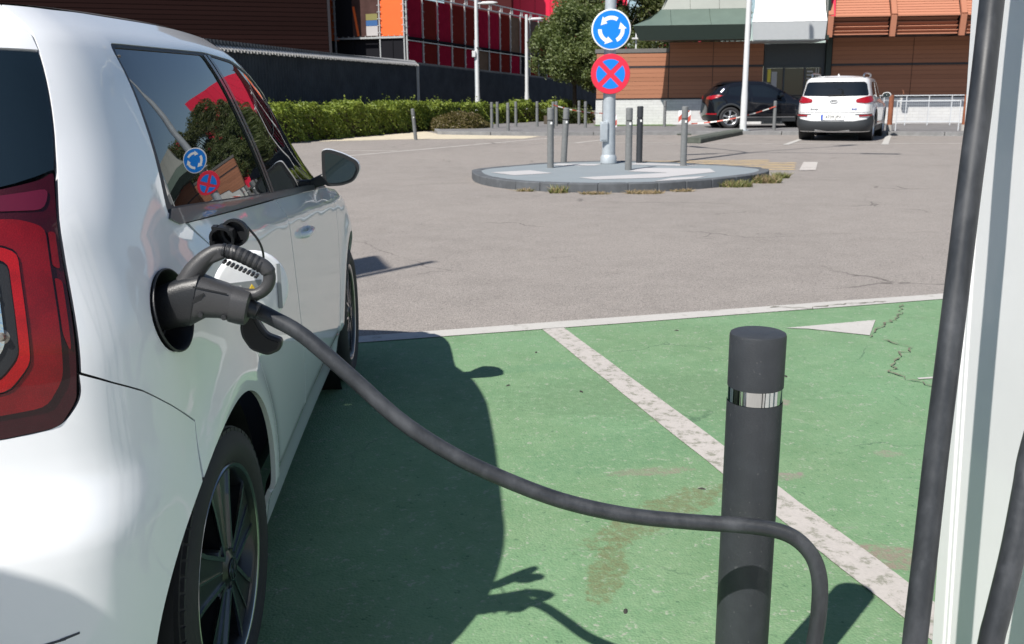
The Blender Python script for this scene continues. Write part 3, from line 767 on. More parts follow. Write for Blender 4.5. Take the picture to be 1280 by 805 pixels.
# far pavement
kerb = [(-2.6, 33.0), (-2.3, 30.5), (-.6, 29.6), (1.2, 28.9), (3.8, 28.8), (6.6, 28.5), (9.2, 27.6), (12, 26.6), (16, 25.4), (30, 22)]
structure(sheet('pavement', kerb+[(30, 60), (-2.6, 60)], .10, 'pavement'))
pav = bpy.data.objects['pavement']
kl = []
for a, b in zip(kerb[:-1], kerb[1:]):
    a, b = Vector(a), Vector(b); n = max(1, int((b-a).length/1.0))
    for k in range(n):
        p, q = a.lerp(b, k/n), a.lerp(b, (k+1)/n); q = q.lerp(p, .012)
        if p.x > 19: continue
        d = (q-p).normalized(); nn = Vector((-d.y, d.x))*.14
        m_ = MB(); m_.prism([tuple(p), tuple(q), tuple(q+nn), tuple(p+nn)], lambda x, y: (x, y, -.05), lambda x, y: (x, y, .106)); m_.build('kerb_stone', 'kerb_stone', pav, bevel=.012)
structure(sheet('planting_bed', [(-5.75, 26.9), (-2.6, 34.2), (-2.4, 34.0), (-2.2, 30.6), (-.7, 29.9), (1.5, 37), (3.2, 44), (4, 70), (-8, 70), (-9, 20), (-7.5, 21.5)], .03, 'soil'))
structure(sheet('grass_strip', [(3.0, 33.8), (5.8, 33.5), (5.8, 34.85), (3.0, 35.1)], .108, 'grass_blade'))

# ------------------------------------------------------------------ the white car in front
def gx(z): return float(np.interp(z, [.872, 1.165, 1.38], [-.448, -.42, -.375]))     # where tailgate and rear quarter meet
CAR = (-1.387, 1.793, 0.0652)
OUT = [(-1.05, -.615, -.06), (-1.0, -.615, 0), (-.75, -.606, .32), (-.58, -.585, .52), (-.46, -.525, .70), (-.38, -.455, .765), (-.28, -.35, .800), (-.15, -.19, .815), (0, 0, .820), (.5, .5, .818),
       (1.0, 1.0, .812), (1.5, 1.5, .810), (2.0, 2.0, .812), (2.42, 2.42, .812), (2.66, 2.645, .79), (2.82, 2.77, .73), (2.95, 2.86, .61), (3.15, 2.945, .36), (3.4, 2.985, 0), (3.45, 2.985, -.05)]
belt = Curve([(-1, 1.065), (-.1, 1.055), (.9, .998), (1.88, .925), (2.15, .895), (2.5, .85), (2.8, .76), (3.0, .68)])
wt = Curve([(-1, 1.372), (-.2, 1.374), (.1, 1.380), (.7, 1.390), (1.0, 1.385), (1.4, 1.315), (1.7, 1.195), (1.92, 1.075), (2.12, .935), (2.3, .895), (2.6, .845), (2.85, .765), (3.0, .70)])
class Add:
    def __init__(s, c, k): s.c, s.k = c, k
    def __call__(s, u): return s.c(u)+s.k
class Max2:
    def __init__(s, a, b, k): s.a, s.b, s.k = a, b, k
    def __call__(s, u): return np.maximum(s.a(u), s.b(u)+s.k)
class Const:
    def __init__(s, k): s.k = k
    def __call__(s, u): return np.full(len(np.atleast_1d(u)), s.k)
class Sum:
    def __init__(s, a, b): s.a, s.b = a, b
    def __call__(s, u): return s.a(u)+s.b(u)
# the shoulder crease is sharp along the doors and dies out over the rear quarter
crease_lo, crease_hi = Sum(belt, Curve([(-1, -.34), (-.30, -.32), (.08, -.088), (3.2, -.088)])), Sum(belt, Curve([(-1, -.20), (-.30, -.18), (.08, -.070), (3.2, -.070)]))
wtop = Max2(wt, belt, .02); ringc = Add(wtop, .055)
class Lerp:
    def __init__(s, a, b, f): s.a, s.b, s.f = a, b, f
    def __call__(s, u): return s.a(u)*(1-s.f)+s.b(u)*s.f
LV = [Const(.16), Const(.29), Const(.335), Const(.60), crease_lo, crease_hi, belt, Lerp(belt, wtop, .06), Lerp(belt, wtop, .5), wtop, Add(wtop, .012), ringc]
S1 = CarSurf(OUT, LV, [.055, .034, .010, .0, .006, .010, .048, .0525, .0955, .172, .183, .245], [.10, .03, .012, .0, .045, .05, .072, .076, .155, .245, .256, .30], [.10, .03, .012, .0, .04, .05, .09, .092, .105, .12, .13, .2],
             [(-.6, 1.41), (-.31, 1.43), (0, 1.462), (.4, 1.488), (.8, 1.492), (1.1, 1.478), (1.4, 1.41), (1.8, 1.22), (2.1, 1.04), (2.22, .985), (2.5, .935), (2.8, .845), (2.98, .74)],
             [(0, .305, .375), (2.417, .305, .375)], .012)
S1.make_ring(3.3)
car = thing('parked_car', 'white electric city car in the foreground with a charging plug in its flank', 'car', (CAR[0], CAR[1], 0), CAR[2])
sf = S1.PN
WL = [(-.012, .305), (2.405, .305)]; AR = .372
def ang(c, p): return math.degrees(math.atan2(p[1]-c[1], p[0]-c[0]))
RB = S1.ringz
def ringpts(a, b, n=40): q = np.linspace(a, b, n); return list(zip(q.tolist(), (S1.ringz(q)-.002).tolist()))
GAPX = .0022
win_all = rounded([(-.140, 1.064), (-.045, 1.374), (.70, 1.386), (1.0, 1.377), (1.3, 1.337), (1.55, 1.255), (1.76, 1.145), (2.06, .925), (1.9, .918), (.90, .985)], .03)
cutq = [(-.065, 1.046), (-.01, .99), (.045, .955), (.09, .90), (.16, .80), (.25, .70), (.33, .56), (.385, .42), (.40, .315)]      # rear door shut line
cutb = [(.885, .988), (.875, .91), (.905, .75), (.95, .58), (.985, .44), (.985, .315)]                                            # between the doors
cutf = [(2.02, .905), (2.03, .75), (2.0, .55), (1.965, .40), (1.96, .315)]
a0 = ang(WL[0], (.37, .315)); a1 = 180-ang(WL[0], (.37, .315))
def archpts(i, ang0, ang1, n=26): return arc(WL[i][0], WL[i][1], AR, ang0, ang1, n)
seam = [(-.448, .872), (-.405, .846), (-.355, .818), (-.285, .77), (-.21, .715)]
for sd_ in (False, True):
    mk = dict(mirror=sd_)
    # quarter panel, roof side and screen pillar in one pressing; the window opening is cut out of its lower edge
    port = [(-.235+.070*cos(t), .922+.070*sin(t)) for t in np.linspace(0, 2*pi, 33)[:-1]]
    qp = [(-.402, .872)]+ringpts(-.402, 2.12, 70)+[(2.10, .915)]+[p for p in win_all[::-1] if not (p[1] < .99 and p[0] > -.05 and p[0] < 2.0)]
    # close along the door cut and the wheel arch
    win_r = [p for p in win_all if True]
    iBL = min(range(len(win_all)), key=lambda i: (win_all[i][0]+.140)**2+(win_all[i][1]-1.064)**2)
    iFR = min(range(len(win_all)), key=lambda i: (win_all[i][0]-2.06)**2+(win_all[i][1]-.925)**2)
    path = win_all[iBL:iFR+1][::-1] if iBL < iFR else (win_all[iBL:]+win_all[:iFR+1])[::-1]
    low = [(-.065+GAPX*-2, 1.046)]+[(x-.003, z) for x, z in cutq[1:]]
    t1 = ang(WL[0], (.27, .62)); t2 = ang(WL[0], (-.205, .62))
    am = [p for p in archpts(0, 2, 123)]
    poly = [(gx(z)+.0025, z) for z in (.8735, 1.0, 1.1, 1.2, 1.3, 1.38)]+ringpts(-.372, 2.12, 60)+[(2.13, .915), (2.06, .918)]+path[1:]+low+am+[(x, z+.0015) for x, z in seam[::-1][0:-1]]
    patch('quarter_panel', sf, poly, 'car_white', car, holes=[] if sd_ else [port], step=.022, **mk)
    # doors
    rd = [(x+.003, z) for x, z in cutq[1:]][::-1]
    rdoor = [(-.055, 1.044)]+[(x+.003, z) for x, z in cutq[1:]]+[(.985-.0042, .315)]+[(x-.0042, z) for x, z in cutb[::-1][1:]]+[(.882, .985)]
    patch('rear_door', sf, rdoor, 'car_white', car, step=.026, **mk)
    fdoor = [(cutb[0][0]+.0042, .985)]+[(x+.0042, z) for x, z in cutb[1:]]+[(1.957, .315)]+[(x-.003, z) for x, z in cutf[::-1][1:]]+[(2.017, .912)]
    patch('front_door', sf, fdoor, 'car_white', car, step=.03, **mk)
    # black belt strip and window glass
    wl = [p for p in win_all]
    strip_ = [(-.140, 1.064), (-.100, 1.048), (.885, .988), (2.05, .907), (2.06, .925), (1.88, .939), (.9, 1.004), (-.122, 1.079)]
    patch('belt_strip', sf, strip_, 'belt_strip', car, step=.03, off=.004, edge=.01, **mk)
    rg = rounded([(-.112, 1.082), (-.030, 1.367), (.665, 1.378), (.835, 1.012)], .025)
    patch('door_window', sf, rg, 'tinted_glass', car, step=.03, off=-.004, edge=.006, **mk)
    fg = rounded([(.915, 1.006), (.755, 1.380), (1.0, 1.370), (1.3, 1.328), (1.55, 1.246), (1.74, 1.14), (1.99, .95), (1.9, .94)], .02)
    patch('door_window', sf, fg, 'tinted_glass', car, step=.03, off=-.004, edge=.006, **mk)
    patch('window_frame', sf, win_all, 'seal_rubber', car, holes=[rg[::-1], fg[::-1]], step=.03, off=-.002, edge=.02, **mk)
    patch('pillar_trim', sf, [(.842, 1.010), (.672, 1.378), (.700, 1.378), (.868, 1.008)], 'wheel_black', car, step=.03, off=.0005, edge=.004, **mk)
    patch('pillar_trim', sf, [(.880, 1.007), (.714, 1.379), (.746, 1.380), (.908, 1.006)], 'wheel_black', car, step=.03, off=.0005, edge=.004, **mk)
    # sill, front wing, bumpers
    sill = [(.375, .168), (.362, .309)]+[(.40, .309), (1.96, .309), (2.035, .30), (2.02, .168)]
    patch('sill', sf, sill, 'car_white', car, step=.03, **mk)
    fw = [(x+.003, z) for x, z in cutf]+[(2.03, .25)]+archpts(1, 180, 5, 34)+[(2.78, .36), (2.80, .62), (2.62, .80), (2.45, .905), (2.3, .935), (2.13, .912)]
    fw = [(2.023, .905)]+[(x+.003, z) for x, z in cutf[1:]]+archpts(1, 178, 3, 34)+[(2.80, .33), (2.84, .60), (2.72, .80), (2.5, .905)]+[(float(a), float(b)) for a, b in ringpts(2.45, 2.13, 8)]
    patch('front_wing', sf, fw, 'car_white', car, step=.03, **mk)
    lampo = rounded([(-.413, 1.168), (-.43, 1.157), (-.52, 1.135), (-.62, 1.125), (-.72, 1.11), (-.72, .80), (-.50, .788), (-.44, .796), (-.413, .835)], .018)
    def lw(p): return (p[0]+(gx(p[1])+.411)*min(1, max(0, (p[0]+.72)/.3)), p[1])
    lam_out = shrink([lw(p) for p in lampo], -.002)
    lb = sorted([p for p in lam_out if p[1] < .868 and p[0] > -.70], key=lambda p: (-p[0], -p[1]) if p[1] > .83 else (-p[0], -p[1]))
    lb = [p for p in lam_out if p[1] < .868 and p[0] > -.70]; lb = lb if lb[0][0] > lb[-1][0] else lb[::-1]
    rb = [(-1.0 if not sd_ else -.999, .20), (-.6, .20), (-.34, .21), (-.355, .24)]+archpts(0, 188, 124.2, 24)+[(x-.002*(z < .76), z-.0015) for x, z in seam[::-1]]+lb+[(-.735, .79), (-1.0, .757)]
    patch('rear_bumper', sf, rb, 'car_white', car, step=.03, **mk)
    fb = [(2.85, .30), (2.84, .62), (2.76, .80), (2.9, .70), (3.4, .66), (3.4, .22), (2.9, .2)]
    patch('front_bumper', sf, fb, 'car_white', car, step=.05, **mk)
    # tailgate: white frame, black glass; lamp unit
    top = [(float(a), float(b)) for a, b in ringpts(-.3765, -1.0, 24)]
    lampo = rounded([(-.413, 1.168), (-.43, 1.157), (-.52, 1.135), (-.62, 1.125), (-.72, 1.11), (-.72, .80), (-.50, .788), (-.44, .796), (-.417, .835)], .012)
    tg = [(gx(1.352)-.001, 1.352), (-.60, 1.358), (-1.0, 1.360)]
    patch('tailgate', sf, [(gx(1.352)-.001, 1.352)]+top+tg[::-1][0:2], 'car_white', car, step=.03, **mk)
    patch('tailgate', sf, [(-1.0, .761), (-.735, .794), (-.725, 1.10), (-1.0, 1.08)], 'car_white', car, step=.04, **mk)
    rgl = [(gx(z)-.001, z) for z in (1.25, 1.31, 1.349)]+[(-.60, 1.355), (-1.0, 1.357), (-1.0, 1.083), (-.725, 1.112), (-.62, 1.128), (-.52, 1.140), (-.47, 1.155), (gx(1.172)-.001, 1.172)]
    patch('rear_window', sf, rgl, 'rear_glass', car, step=.03, off=-.002, **mk)
    def lw(p): return (p[0]+(gx(p[1])+.411)*min(1, max(0, (p[0]+.72)/.3)), p[1])
    def lam(name, poly, mat, off, hole=None): return patch(name, sf, [lw(p) for p in rounded(poly, .012, 3)], mat, parent=LAMP, step=.014, off=off, edge=.008, holes=[[lw(p) for p in rounded(hole, .012, 3)[::-1]]] if hole else [], **mk)
    base = patch('tail_lamp', sf, [lw(p) for p in lampo], 'lens_dark_red', car, step=.02, off=.001, edge=.02, **mk); LAMP = base
    ring1 = [(-.4295, 1.090), (-.46, 1.104), (-.60, 1.106), (-.715, 1.098), (-.715, .828), (-.52, .822), (-.450, .830), (-.4295, .87)]
    ring1i = [(-.4605, 1.062), (-.485, 1.074), (-.60, 1.074), (-.712, 1.066), (-.712, .856), (-.53, .852), (-.480, .858), (-.4605, .895)]
    lam('lens_ring', ring1, 'lens_red', .005, ring1i)
    r2 = [(-.4612, 1.059), (-.486, 1.071), (-.60, 1.071), (-.710, 1.062), (-.710, .859), (-.532, .855), (-.481, .861), (-.4612, .898)]
    r2i = [(-.4705, 1.045), (-.492, 1.057), (-.60, 1.057), (-.706, 1.048), (-.706, .873), (-.538, .869), (-.489, .874), (-.4705, .908)]
    lam('lens_ring', r2, 'lens_bright_red', .008, r2i)
    rb_ = [(-.4715, 1.043), (-.493, 1.054), (-.60, 1.054), (-.705, 1.045), (-.705, .876), (-.54, .872), (-.490, .877), (-.4715, .911)]
    lam('lamp_bezel', rb_, 'plug_black', .003)
    r3 = [(-.4825, 1.025), (-.503, 1.037), (-.60, 1.038), (-.695, 1.03), (-.695, .892), (-.55, .888), (-.50, .893), (-.4825, .925)]
    lam('reflector', r3, 'lamp_chrome', .006)
    lam('lens_block', [(-.4175, 1.082), (-.4265, 1.084), (-.4268, 1.035), (-.418, 1.028)], 'lens_red', .003)
    lam('lens_block', [(-.418, 1.012), (-.4268, 1.018), (-.4268, .935), (-.419, .905)], 'lens_red', .003)
    lam('lens_block', [(-.421, 1.144), (-.45, 1.140), (-.55, 1.128), (-.55, 1.118), (-.428, 1.114)], 'lens_dim', .003)
    for (qs_, zz) in ((-.508, 1.000), (-.509, .940)):
        p_, n_ = S1.PN([qs_], [zz], 0); p_ = Vector(p_[0]); n_ = Vector(n_[0])
        if sd_: p_.x *= -1; n_.x *= -1
        mb = MB(); Q = n_.to_track_quat('X', 'Z').to_matrix(); prof = [(.0, .013), (.004, .012), (.0065, .008), (.0075, .004), (.011, .003)]
        mb.lathe(prof, 14, 'X'); mb.v = [tuple(Q @ Vector(v)+p_) for v in mb.v]
        mb.build('bulb', 'bulb_glass', LAMP)
    # wheel housings
    for i, (cx_, cz_) in enumerate(WL):
        w = MB(); sx = -1 if sd_ else 1
        pr = [(AR+.004, .775*sx), (AR+.004, .50*sx), (.0, .50*sx)]
        w.lathe([(r, h) for r, h in pr], 40, 'X', (0, cx_, cz_)); w.build('wheel_housing', 'dark_void', car)
    # door handles
    for hu, hz in ((.27, .872), (1.16, .852)) if True else ():
        p_, n_ = S1.PN([hu], [hz], 0); sx = -1 if sd_ else 1
        h = MB(); path_ = [(sx*(p_[0][0]-.004), hu-.075, hz), (sx*(p_[0][0]+.014), hu-.06, hz), (sx*(p_[0][0]+.019), hu, hz), (sx*(p_[0][0]+.014), hu+.06, hz), (sx*(p_[0][0]-.004), hu+.075, hz)]
        h.tube(smooth_path(path_, 5), .0105, 10); ho = h.build('door_handle', 'car_white', car)
    # door mirror
    sx = -1 if sd_ else 1
    m_ = MB()
    def shell(k):   # outline of the mirror head seen from behind, in (x,z)
        return [(.802, 1.076), (.800, .99), (.808, .944), (.87, .946), (.916, .962), (.938, 1.005), (.930, 1.035), (.88, 1.062), (.83, 1.078)]
    o_ = rounded(shell(0), .018, 3); c_ = Vector((.868, 1.003))
    lay = [(1.728, 1.0), (1.742, 1.05), (1.78, .98), (1.82, .82), (1.845, .55), (1.855, .15)]
    vs = []; m = len(o_)
    for y, k in lay:
        for x, z in o_: p = c_+(Vector((x, z))-c_)*k; vs.append((sx*p.x, y, p.y))
    fs = [(i*m+j, i*m+(j+1) % m, (i+1)*m+(j+1) % m, (i+1)*m+j) for i in range(len(lay)-1) for j in range(m)]+[tuple(range(m)), tuple(range((len(lay)-1)*m, len(lay)*m))]
    m_.add(vs, fs, True); mo = m_.build('door_mirror', 'car_white', car, auto=45)
    g = MB(); gi = rounded(shrink(shell(0), -.001), .018, 3); g.prism(gi, lambda x, z: (sx*x, 1.7125, z), lambda x, z: (sx*x, 1.727, z)); g.build('mirror_rim', 'black_plastic', mo)
    g = MB(); gi = rounded(shrink(shell(0), .011), .014, 3); g.prism(gi, lambda x, z: (sx*x, 1.7095-(x-.87)*.03, z), lambda x, z: (sx*x, 1.7135, z)); g.build('mirror_glass', 'mirror_face', mo)
    g = MB(); g.prism([(.74, .925), (.80, .945), (.83, .95), (.83, .985), (.80, .99), (.735, .96)], lambda x, z: (sx*x, 1.735, z), lambda x, z: (sx*x, 1.80, z)); g.build('mirror_arm', 'black_plastic', mo, bevel=.008)
    # black lower skirt behind the sill line
    wheel(car, (sx*.704, -.005, .30), sx, .303, .221, .185, 'black', 5, tread=not sd_, steer=-sx*R(3.2))
    wheel(car, (sx*.718, 2.412, .30), sx, .303, .221, .185, 'black', 5, tread=False)
# roof, windscreen, bonnet
def ringxy(a, b, n): q = np.linspace(a, b, n); p = S1.P(q, S1.ringz(q)); return [(float(x), float(y)) for x, y, z in p]
rp = ringxy(-.42, 1.05, 50)
def both(half): return half+[(-x, y) for x, y in half[::-1]]
rear_edge = ringxy(-.95, -.42, 16)
patch('roof', S1.roof, both(rear_edge[1:]+rp[1:]), 'car_white', car, step=.05, edge=.0)
patch('windscreen', S1.roof, both(ringxy(1.052, 2.14, 40)), 'tinted_glass', car, step=.05, edge=.0)
patch('bonnet', S1.roof, both(ringxy(2.142, 2.95, 30)), 'car_white', car, step=.05, edge=.0)
# dark inner shell so that the shut lines read as gaps
def inner(q, z): p, n = S1.PN(q, z); return p-n*.014, n
for sd_ in (False, True):
    shp = [(-1.0, .22), (-.36, .22), (-.40, .305)]+arc(WL[0][0], WL[0][1], AR+.008, 178, 2, 30)+[(.40, .20), (1.99, .20)]+arc(WL[1][0], WL[1][1], AR+.008, 178, 2, 30)+[(2.85, .25), (3.4, .25), (3.4, .66), (2.85, .72), (2.5, .88), (2.15, .90), (1.72, 1.15), (1.5, 1.26), (1.0, 1.37), (-.37, 1.37), (-1.0, 1.37)]
    hole = [(-.235+.068*cos(t), .922+.068*sin(t)) for t in np.linspace(0, 2*pi, 25)[:-1]][::-1]
    patch('inner_shell', inner, shp, 'dark_void', car, holes=[] if sd_ else [hole], step=.06, edge=0, mirror=sd_)
fl = MB(); fl.box((0, 1.15, .20), (1.36, 3.2, .05)); fl.build('floor_pan', 'dark_void', car)
# charging port: recessed black cup, socket, opened flap with its tether caps
pc, pn = S1.PN([-.235], [.922]); pc = Vector(pc[0]); pn = Vector(pn[0])
PQ = pn.to_track_quat('X', 'Z').to_matrix()
def onport(mb): mb.v = [tuple(PQ @ Vector(v)+pc) for v in mb.v]; return mb
mb = MB(); mb.lathe([(.0730, .0), (.0725, .0025), (.0705, .003), (.068, .0), (.066, -.03), (.062, -.062), (.0, -.064)], 40, 'X'); port_o = onport(mb).build('charging_port', 'black_plastic', car)
mb = MB(); mb.lathe([(.046, -.064), (.046, -.035), (.040, -.035), (.040, -.06)], 28, 'X'); onport(mb).build('socket', 'dark_void', port_o)
hin = pc+Vector((0, .070, 0))
th = R(60); fd = Vector((sin(th), cos(th), 0)); fn = Vector((cos(th), -sin(th), 0))       # flap opens about its forward edge
fc = hin+fd*.088+Vector((.030, .02, .008))
FQ = Matrix((fd, Vector((0, 0, 1)), fn)).transposed()
def onflap(mb): mb.v = [tuple(FQ @ Vector(v)+fc) for v in mb.v]; return mb
mb = MB(); mb.lathe([(.0, .006), (.064, .006), (.069, .0045), (.0715, 0), (.071, -.006), (.0, -.010)], 40, 'Z'); flap = onflap(mb).build('port_flap', 'car_white', car, auto=50)
mb = MB(); mb.box((-.018, .0, .0072), (.070, .032, .0014)); onflap(mb).build('label', 'sticker_grey', flap)
mb = MB(); mb.box((-.034, .004, .0086), (.024, .010, .001)); onflap(mb).build('label', 'sticker_white', flap)
mb = MB(); mb.prism([(-.014, -.010), (.010, -.010), (-.002, .010)], lambda x, y: (x, y, .008), lambda x, y: (x, y, .0092)); onflap(mb).build('label', 'sticker_yellow', flap)
mb = MB(); mb.box((.050, .0, .008), (.007, .085, .004)); onflap(mb).build('seal', 'sticker_grey', flap)
hm = MB(); hm.tube(smooth_path([tuple(hin+Vector((-.02, -.005, -.01))), tuple(hin+Vector((.012, .0, -.01))), tuple(fc-fd*.07-fn*.006)], 5), .009, 8); hm.build('flap_hinge', 'black_plastic', flap)
# two tethered dust caps
def cap(c, d, r, depth, notch):
    mb = MB(); Q = Vector(d).to_track_quat('X', 'Z').to_matrix()
    mb.lathe([(.0, -depth), (r*.9, -depth), (r, -depth*.85), (r, -.003), (r*1.13, -.003), (r*1.13, .003), (r*.90, .003), (r*.84, -depth*.7), (.0, -depth*.72)], 30, 'X')
    if notch:
        for k in range(4): mb.box((-.004, r*1.06*cos(.6+k*1.5), r*1.06*sin(.6+k*1.5)), (.012, .009, .009))
    mb.v = [tuple(Q @ Vector(v)+Vector(c)) for v in mb.v]
    return mb
cu = cap((.872, -.215, 1.036), (-.15, -1, -.25), .0195, .03, True).build('dust_cap', 'plug_black', car, auto=50)
mb = cap((.893, -.205, 1.045), (-.25, -1, -.1), .022, .012, False); mb.build('cap_ring', 'plug_black', cu, auto=50)
mb = MB(); mb.tube(smooth_path([(.908, -.20, 1.06), (.928, -.19, 1.03), (.932, -.17, 1.0), (.925, -.15, .965)], 6), .0022, 6); mb.build('tether', 'plug_black', cu)
cl = MB(); cp = rounded([(-.034, .006), (-.026, .033), (-.008, .040), (.0, .016), (.014, -.008), (.040, -.018), (.036, -.038), (.012, -.048), (-.018, -.036), (-.032, -.012)], .008, 4)
lo_ = Vector((.922, -.20, .868))
cl.prism(cp, lambda x, z: tuple(lo_+Vector((x, -.008, z))), lambda x, z: tuple(lo_+Vector((x, .014, z))))
ll = cl.build('dust_cap', 'plug_black', car, bevel=.004)
cl = MB(); cl.prism(shrink(cp, .006), lambda x, z: tuple(lo_+Vector((x, -.0082, z))), lambda x, z: tuple(lo_+Vector((x, -.012, z)))); cl.build('cap_face', 'dark_void', ll)
mb = MB(); mb.tube(smooth_path([tuple(lo_+Vector((-.028, 0, .022))), tuple(lo_+Vector((-.045, .005, .05))), tuple(lo_+Vector((-.07, .02, .075)))], 5), .0022, 6); mb.tube(smooth_path([tuple(lo_+Vector((-.022, .0, .030))), tuple(lo_+Vector((-.005, .0, .052))), tuple(lo_+Vector((.012, .01, .062)))], 5), .0028, 6); mb.build('tether', 'plug_black', ll)
# little scrape on the bumper corner
for (q0, z0, L) in ((-.52, .462, .035), (-.49, .467, .018), (-.57, .452, .03)):
    patch('paint_scrape', sf, [(q0, z0), (q0+L, z0+.006), (q0+L, z0+.010), (q0, z0+.005)], 'scuff', car, step=.02, off=.0006, edge=0)

# ------------------------------------------------------------------ plug and cable
def cw(x, y, z):     # car-local to world
    c, s_ = cos(CAR[2]), sin(CAR[2]); return Vector((CAR[0]+c*x-s_*y, CAR[1]+s_*x+c*y, z))
p0 = cw(pc.x, pc.y, 0)
plug = thing('charging_cable', 'black rubber charging cable with pistol grip plug, looping past the bollard', 'charging cable', (p0.x, p0.y, 0), CAR[2])
def pl(v, z, y=0): return Vector((v-pc.x, y, z))     # plug frame: x out of the car, z height, y along the car
PX, PZ = (lambda px: .79+(px-218)/712), (lambda py: .925+(383-py)/720)
def loft(secs, n=20, e=3.2):
    """secs: (v, z, half height, half width, tilt) rounded boxes along the plug"""
    mb = MB(); vs = []
    for v, z, hh, hw, tl in secs:
        for k in range(n):
            t = 2*pi*k/n; a = math.copysign(abs(cos(t))**(2/e), cos(t))*hw; b = math.copysign(abs(sin(t))**(2/e), sin(t))*hh
            vs.append(pl(v-b*sin(tl), z+b*cos(tl), a))
    m = len(secs)
    mb.add(vs, [(i*n+k, i*n+(k+1) % n, (i+1)*n+(k+1) % n, (i+1)*n+k) for i in range(m-1) for k in range(n)]+[tuple(range(n)), tuple(range((m-1)*n, m*n))], True)
    return mb
D = R(-14)
noz = loft([(PX(196), PZ(382), .034, .026, 0), (PX(214), PZ(380), .040, .030, 0), (PX(232), PZ(374), .045, .033, D), (PX(250), PZ(371), .047, .0345, D)])
noz.build('plug_nozzle', 'plug_black', plug, auto=50)
body = loft([(PX(246), PZ(371.5), .0455, .0335, D), (PX(252), PZ(372), .043, .033, D), (PX(266), PZ(371), .033, .031, D), (PX(280), PZ(374), .030, .030, D), (PX(292), PZ(378.5), .0285, .029, D)])
bo = body.build('plug_body', 'plug_grey', plug, auto=50)
colr = loft([(PX(291), PZ(378.5), .031, .031, D), (PX(300), PZ(381.5), .031, .031, D), (PX(310), PZ(384), .030, .030, D), (PX(311.5), PZ(384.5), .026, .026, D)], e=2.6)
colr.build('plug_collar', 'plug_grey', plug, auto=50)
hpath = [(240, 352), (250, 336), (266, 320), (282, 312), (300, 316), (318, 325), (333, 334), (338, 345), (334, 358), (322, 367), (306, 366), (286, 360), (264, 350)]
hp = smooth_path([pl(PX(a), PZ(b)) for a, b in hpath], 7)
def hr(i): f = i/(len(hp)-1); return .0108+.010*max(0, 1-f/.26)-.0035*max(0, (f-.72)/.28)+.002*(1 if .3 < f < .55 else 0)
hm = MB(); hm.tube(hp, [hr(i) for i in range(len(hp))], 14); hm.build('plug_handle', 'plug_grey', plug)
gpth = smooth_path([pl(PX(a), PZ(b)) for a, b in [(283, 312), (300, 316), (318, 325), (331, 333)]], 24)
for k in range(8):
    i = 3+int(k*(len(gpth)-8)/7.5); g = MB(); g.tube([gpth[i], gpth[i+1], gpth[i+5], gpth[i+6]], [.0122, .0134, .0134, .0122], 14); g.build('grip_rib', 'plug_black', plug)
for k in range(9):
    v = .0; a, b = 286+k*4.6, 326+k*2.3; g = MB(); g.box(pl(PX(a), PZ(b)), (.0052, .018, .006), mat=Matrix.Rotation(R(26), 3, 'Y')); g.build('grip_tooth', 'plug_black', plug, bevel=.0015)
for k in range(3):
    g = MB(); g.bar(pl(PX(249+k*2), PZ(371-k*2.6), -.0335), pl(PX(260+k*2), PZ(366-k*2.6), -.0318), .002, .003); g.build('moulded_line', 'plug_black', plug)
g = MB(); g.tube([pl(PX(309), PZ(384)), pl(PX(314), PZ(386)), pl(PX(321), PZ(389.5))], [.0165, .0160, .0142], 16); g.build('strain_relief', 'plug_black', plug)
crv = [(-.452, 1.621, .914), (-.421, 1.616, .899), (-.365, 1.608, .867), (-.281, 1.591, .795), (-.198, 1.573, .722), (-.114, 1.560, .667), (-.03, 1.55, .626), (.081, 1.539, .584), (.193, 1.533, .558), (.305, 1.530, .545), (.417, 1.528, .536), (.480, 1.524, .522), (.518, 1.517, .491), (.534, 1.507, .45), (.537, 1.503, .391), (.530, 1.495, .323), (.51, 1.48, .22), (.50, 1.45, .10), (.53, 1.40, .03), (.62, 1.33, .022), (.74, 1.26, .03), (.79, 1.22, .10)]
g = MB(); W_ = []
inv = Matrix.Rotation(-CAR[2], 3, 'Z')
for p in smooth_path(crv, 6): W_.append(inv @ (p-Vector((p0.x, p0.y, 0))))
g.tube(W_, .0140, 16); g.build('cable', 'cable_rubber', plug)

for a, b in ((258, 384), (285, 388)):
    g = MB(); g.lathe([(0, .003), (.0042, .003), (.005, 0)], 10, 'Y'); so_ = g.build('screw', 'black_plastic', plug); c_ = pl(PX(a), PZ(b)-.004, -.0315); so_.location = c_; so_.rotation_euler = (R(180), 0, 0)
g = MB(); g.bar(pl(PX(252), PZ(352), -.0325), pl(PX(290), PZ(362), -.0288), .0012, .0022); g.build('mould_seam', 'plug_black', plug)

g = MB(); g.prism([(236, 341), (262, 319), (283, 306), (289, 321), (271, 328), (260, 337), (259, 347), (252, 356), (238, 354)], lambda a, b: tuple(pl(PX(a), PZ(b), -.0115)), lambda a, b: tuple(pl(PX(a), PZ(b), .0115))); g.build('handle_web', 'plug_grey', plug, bevel=.005, seg=3)

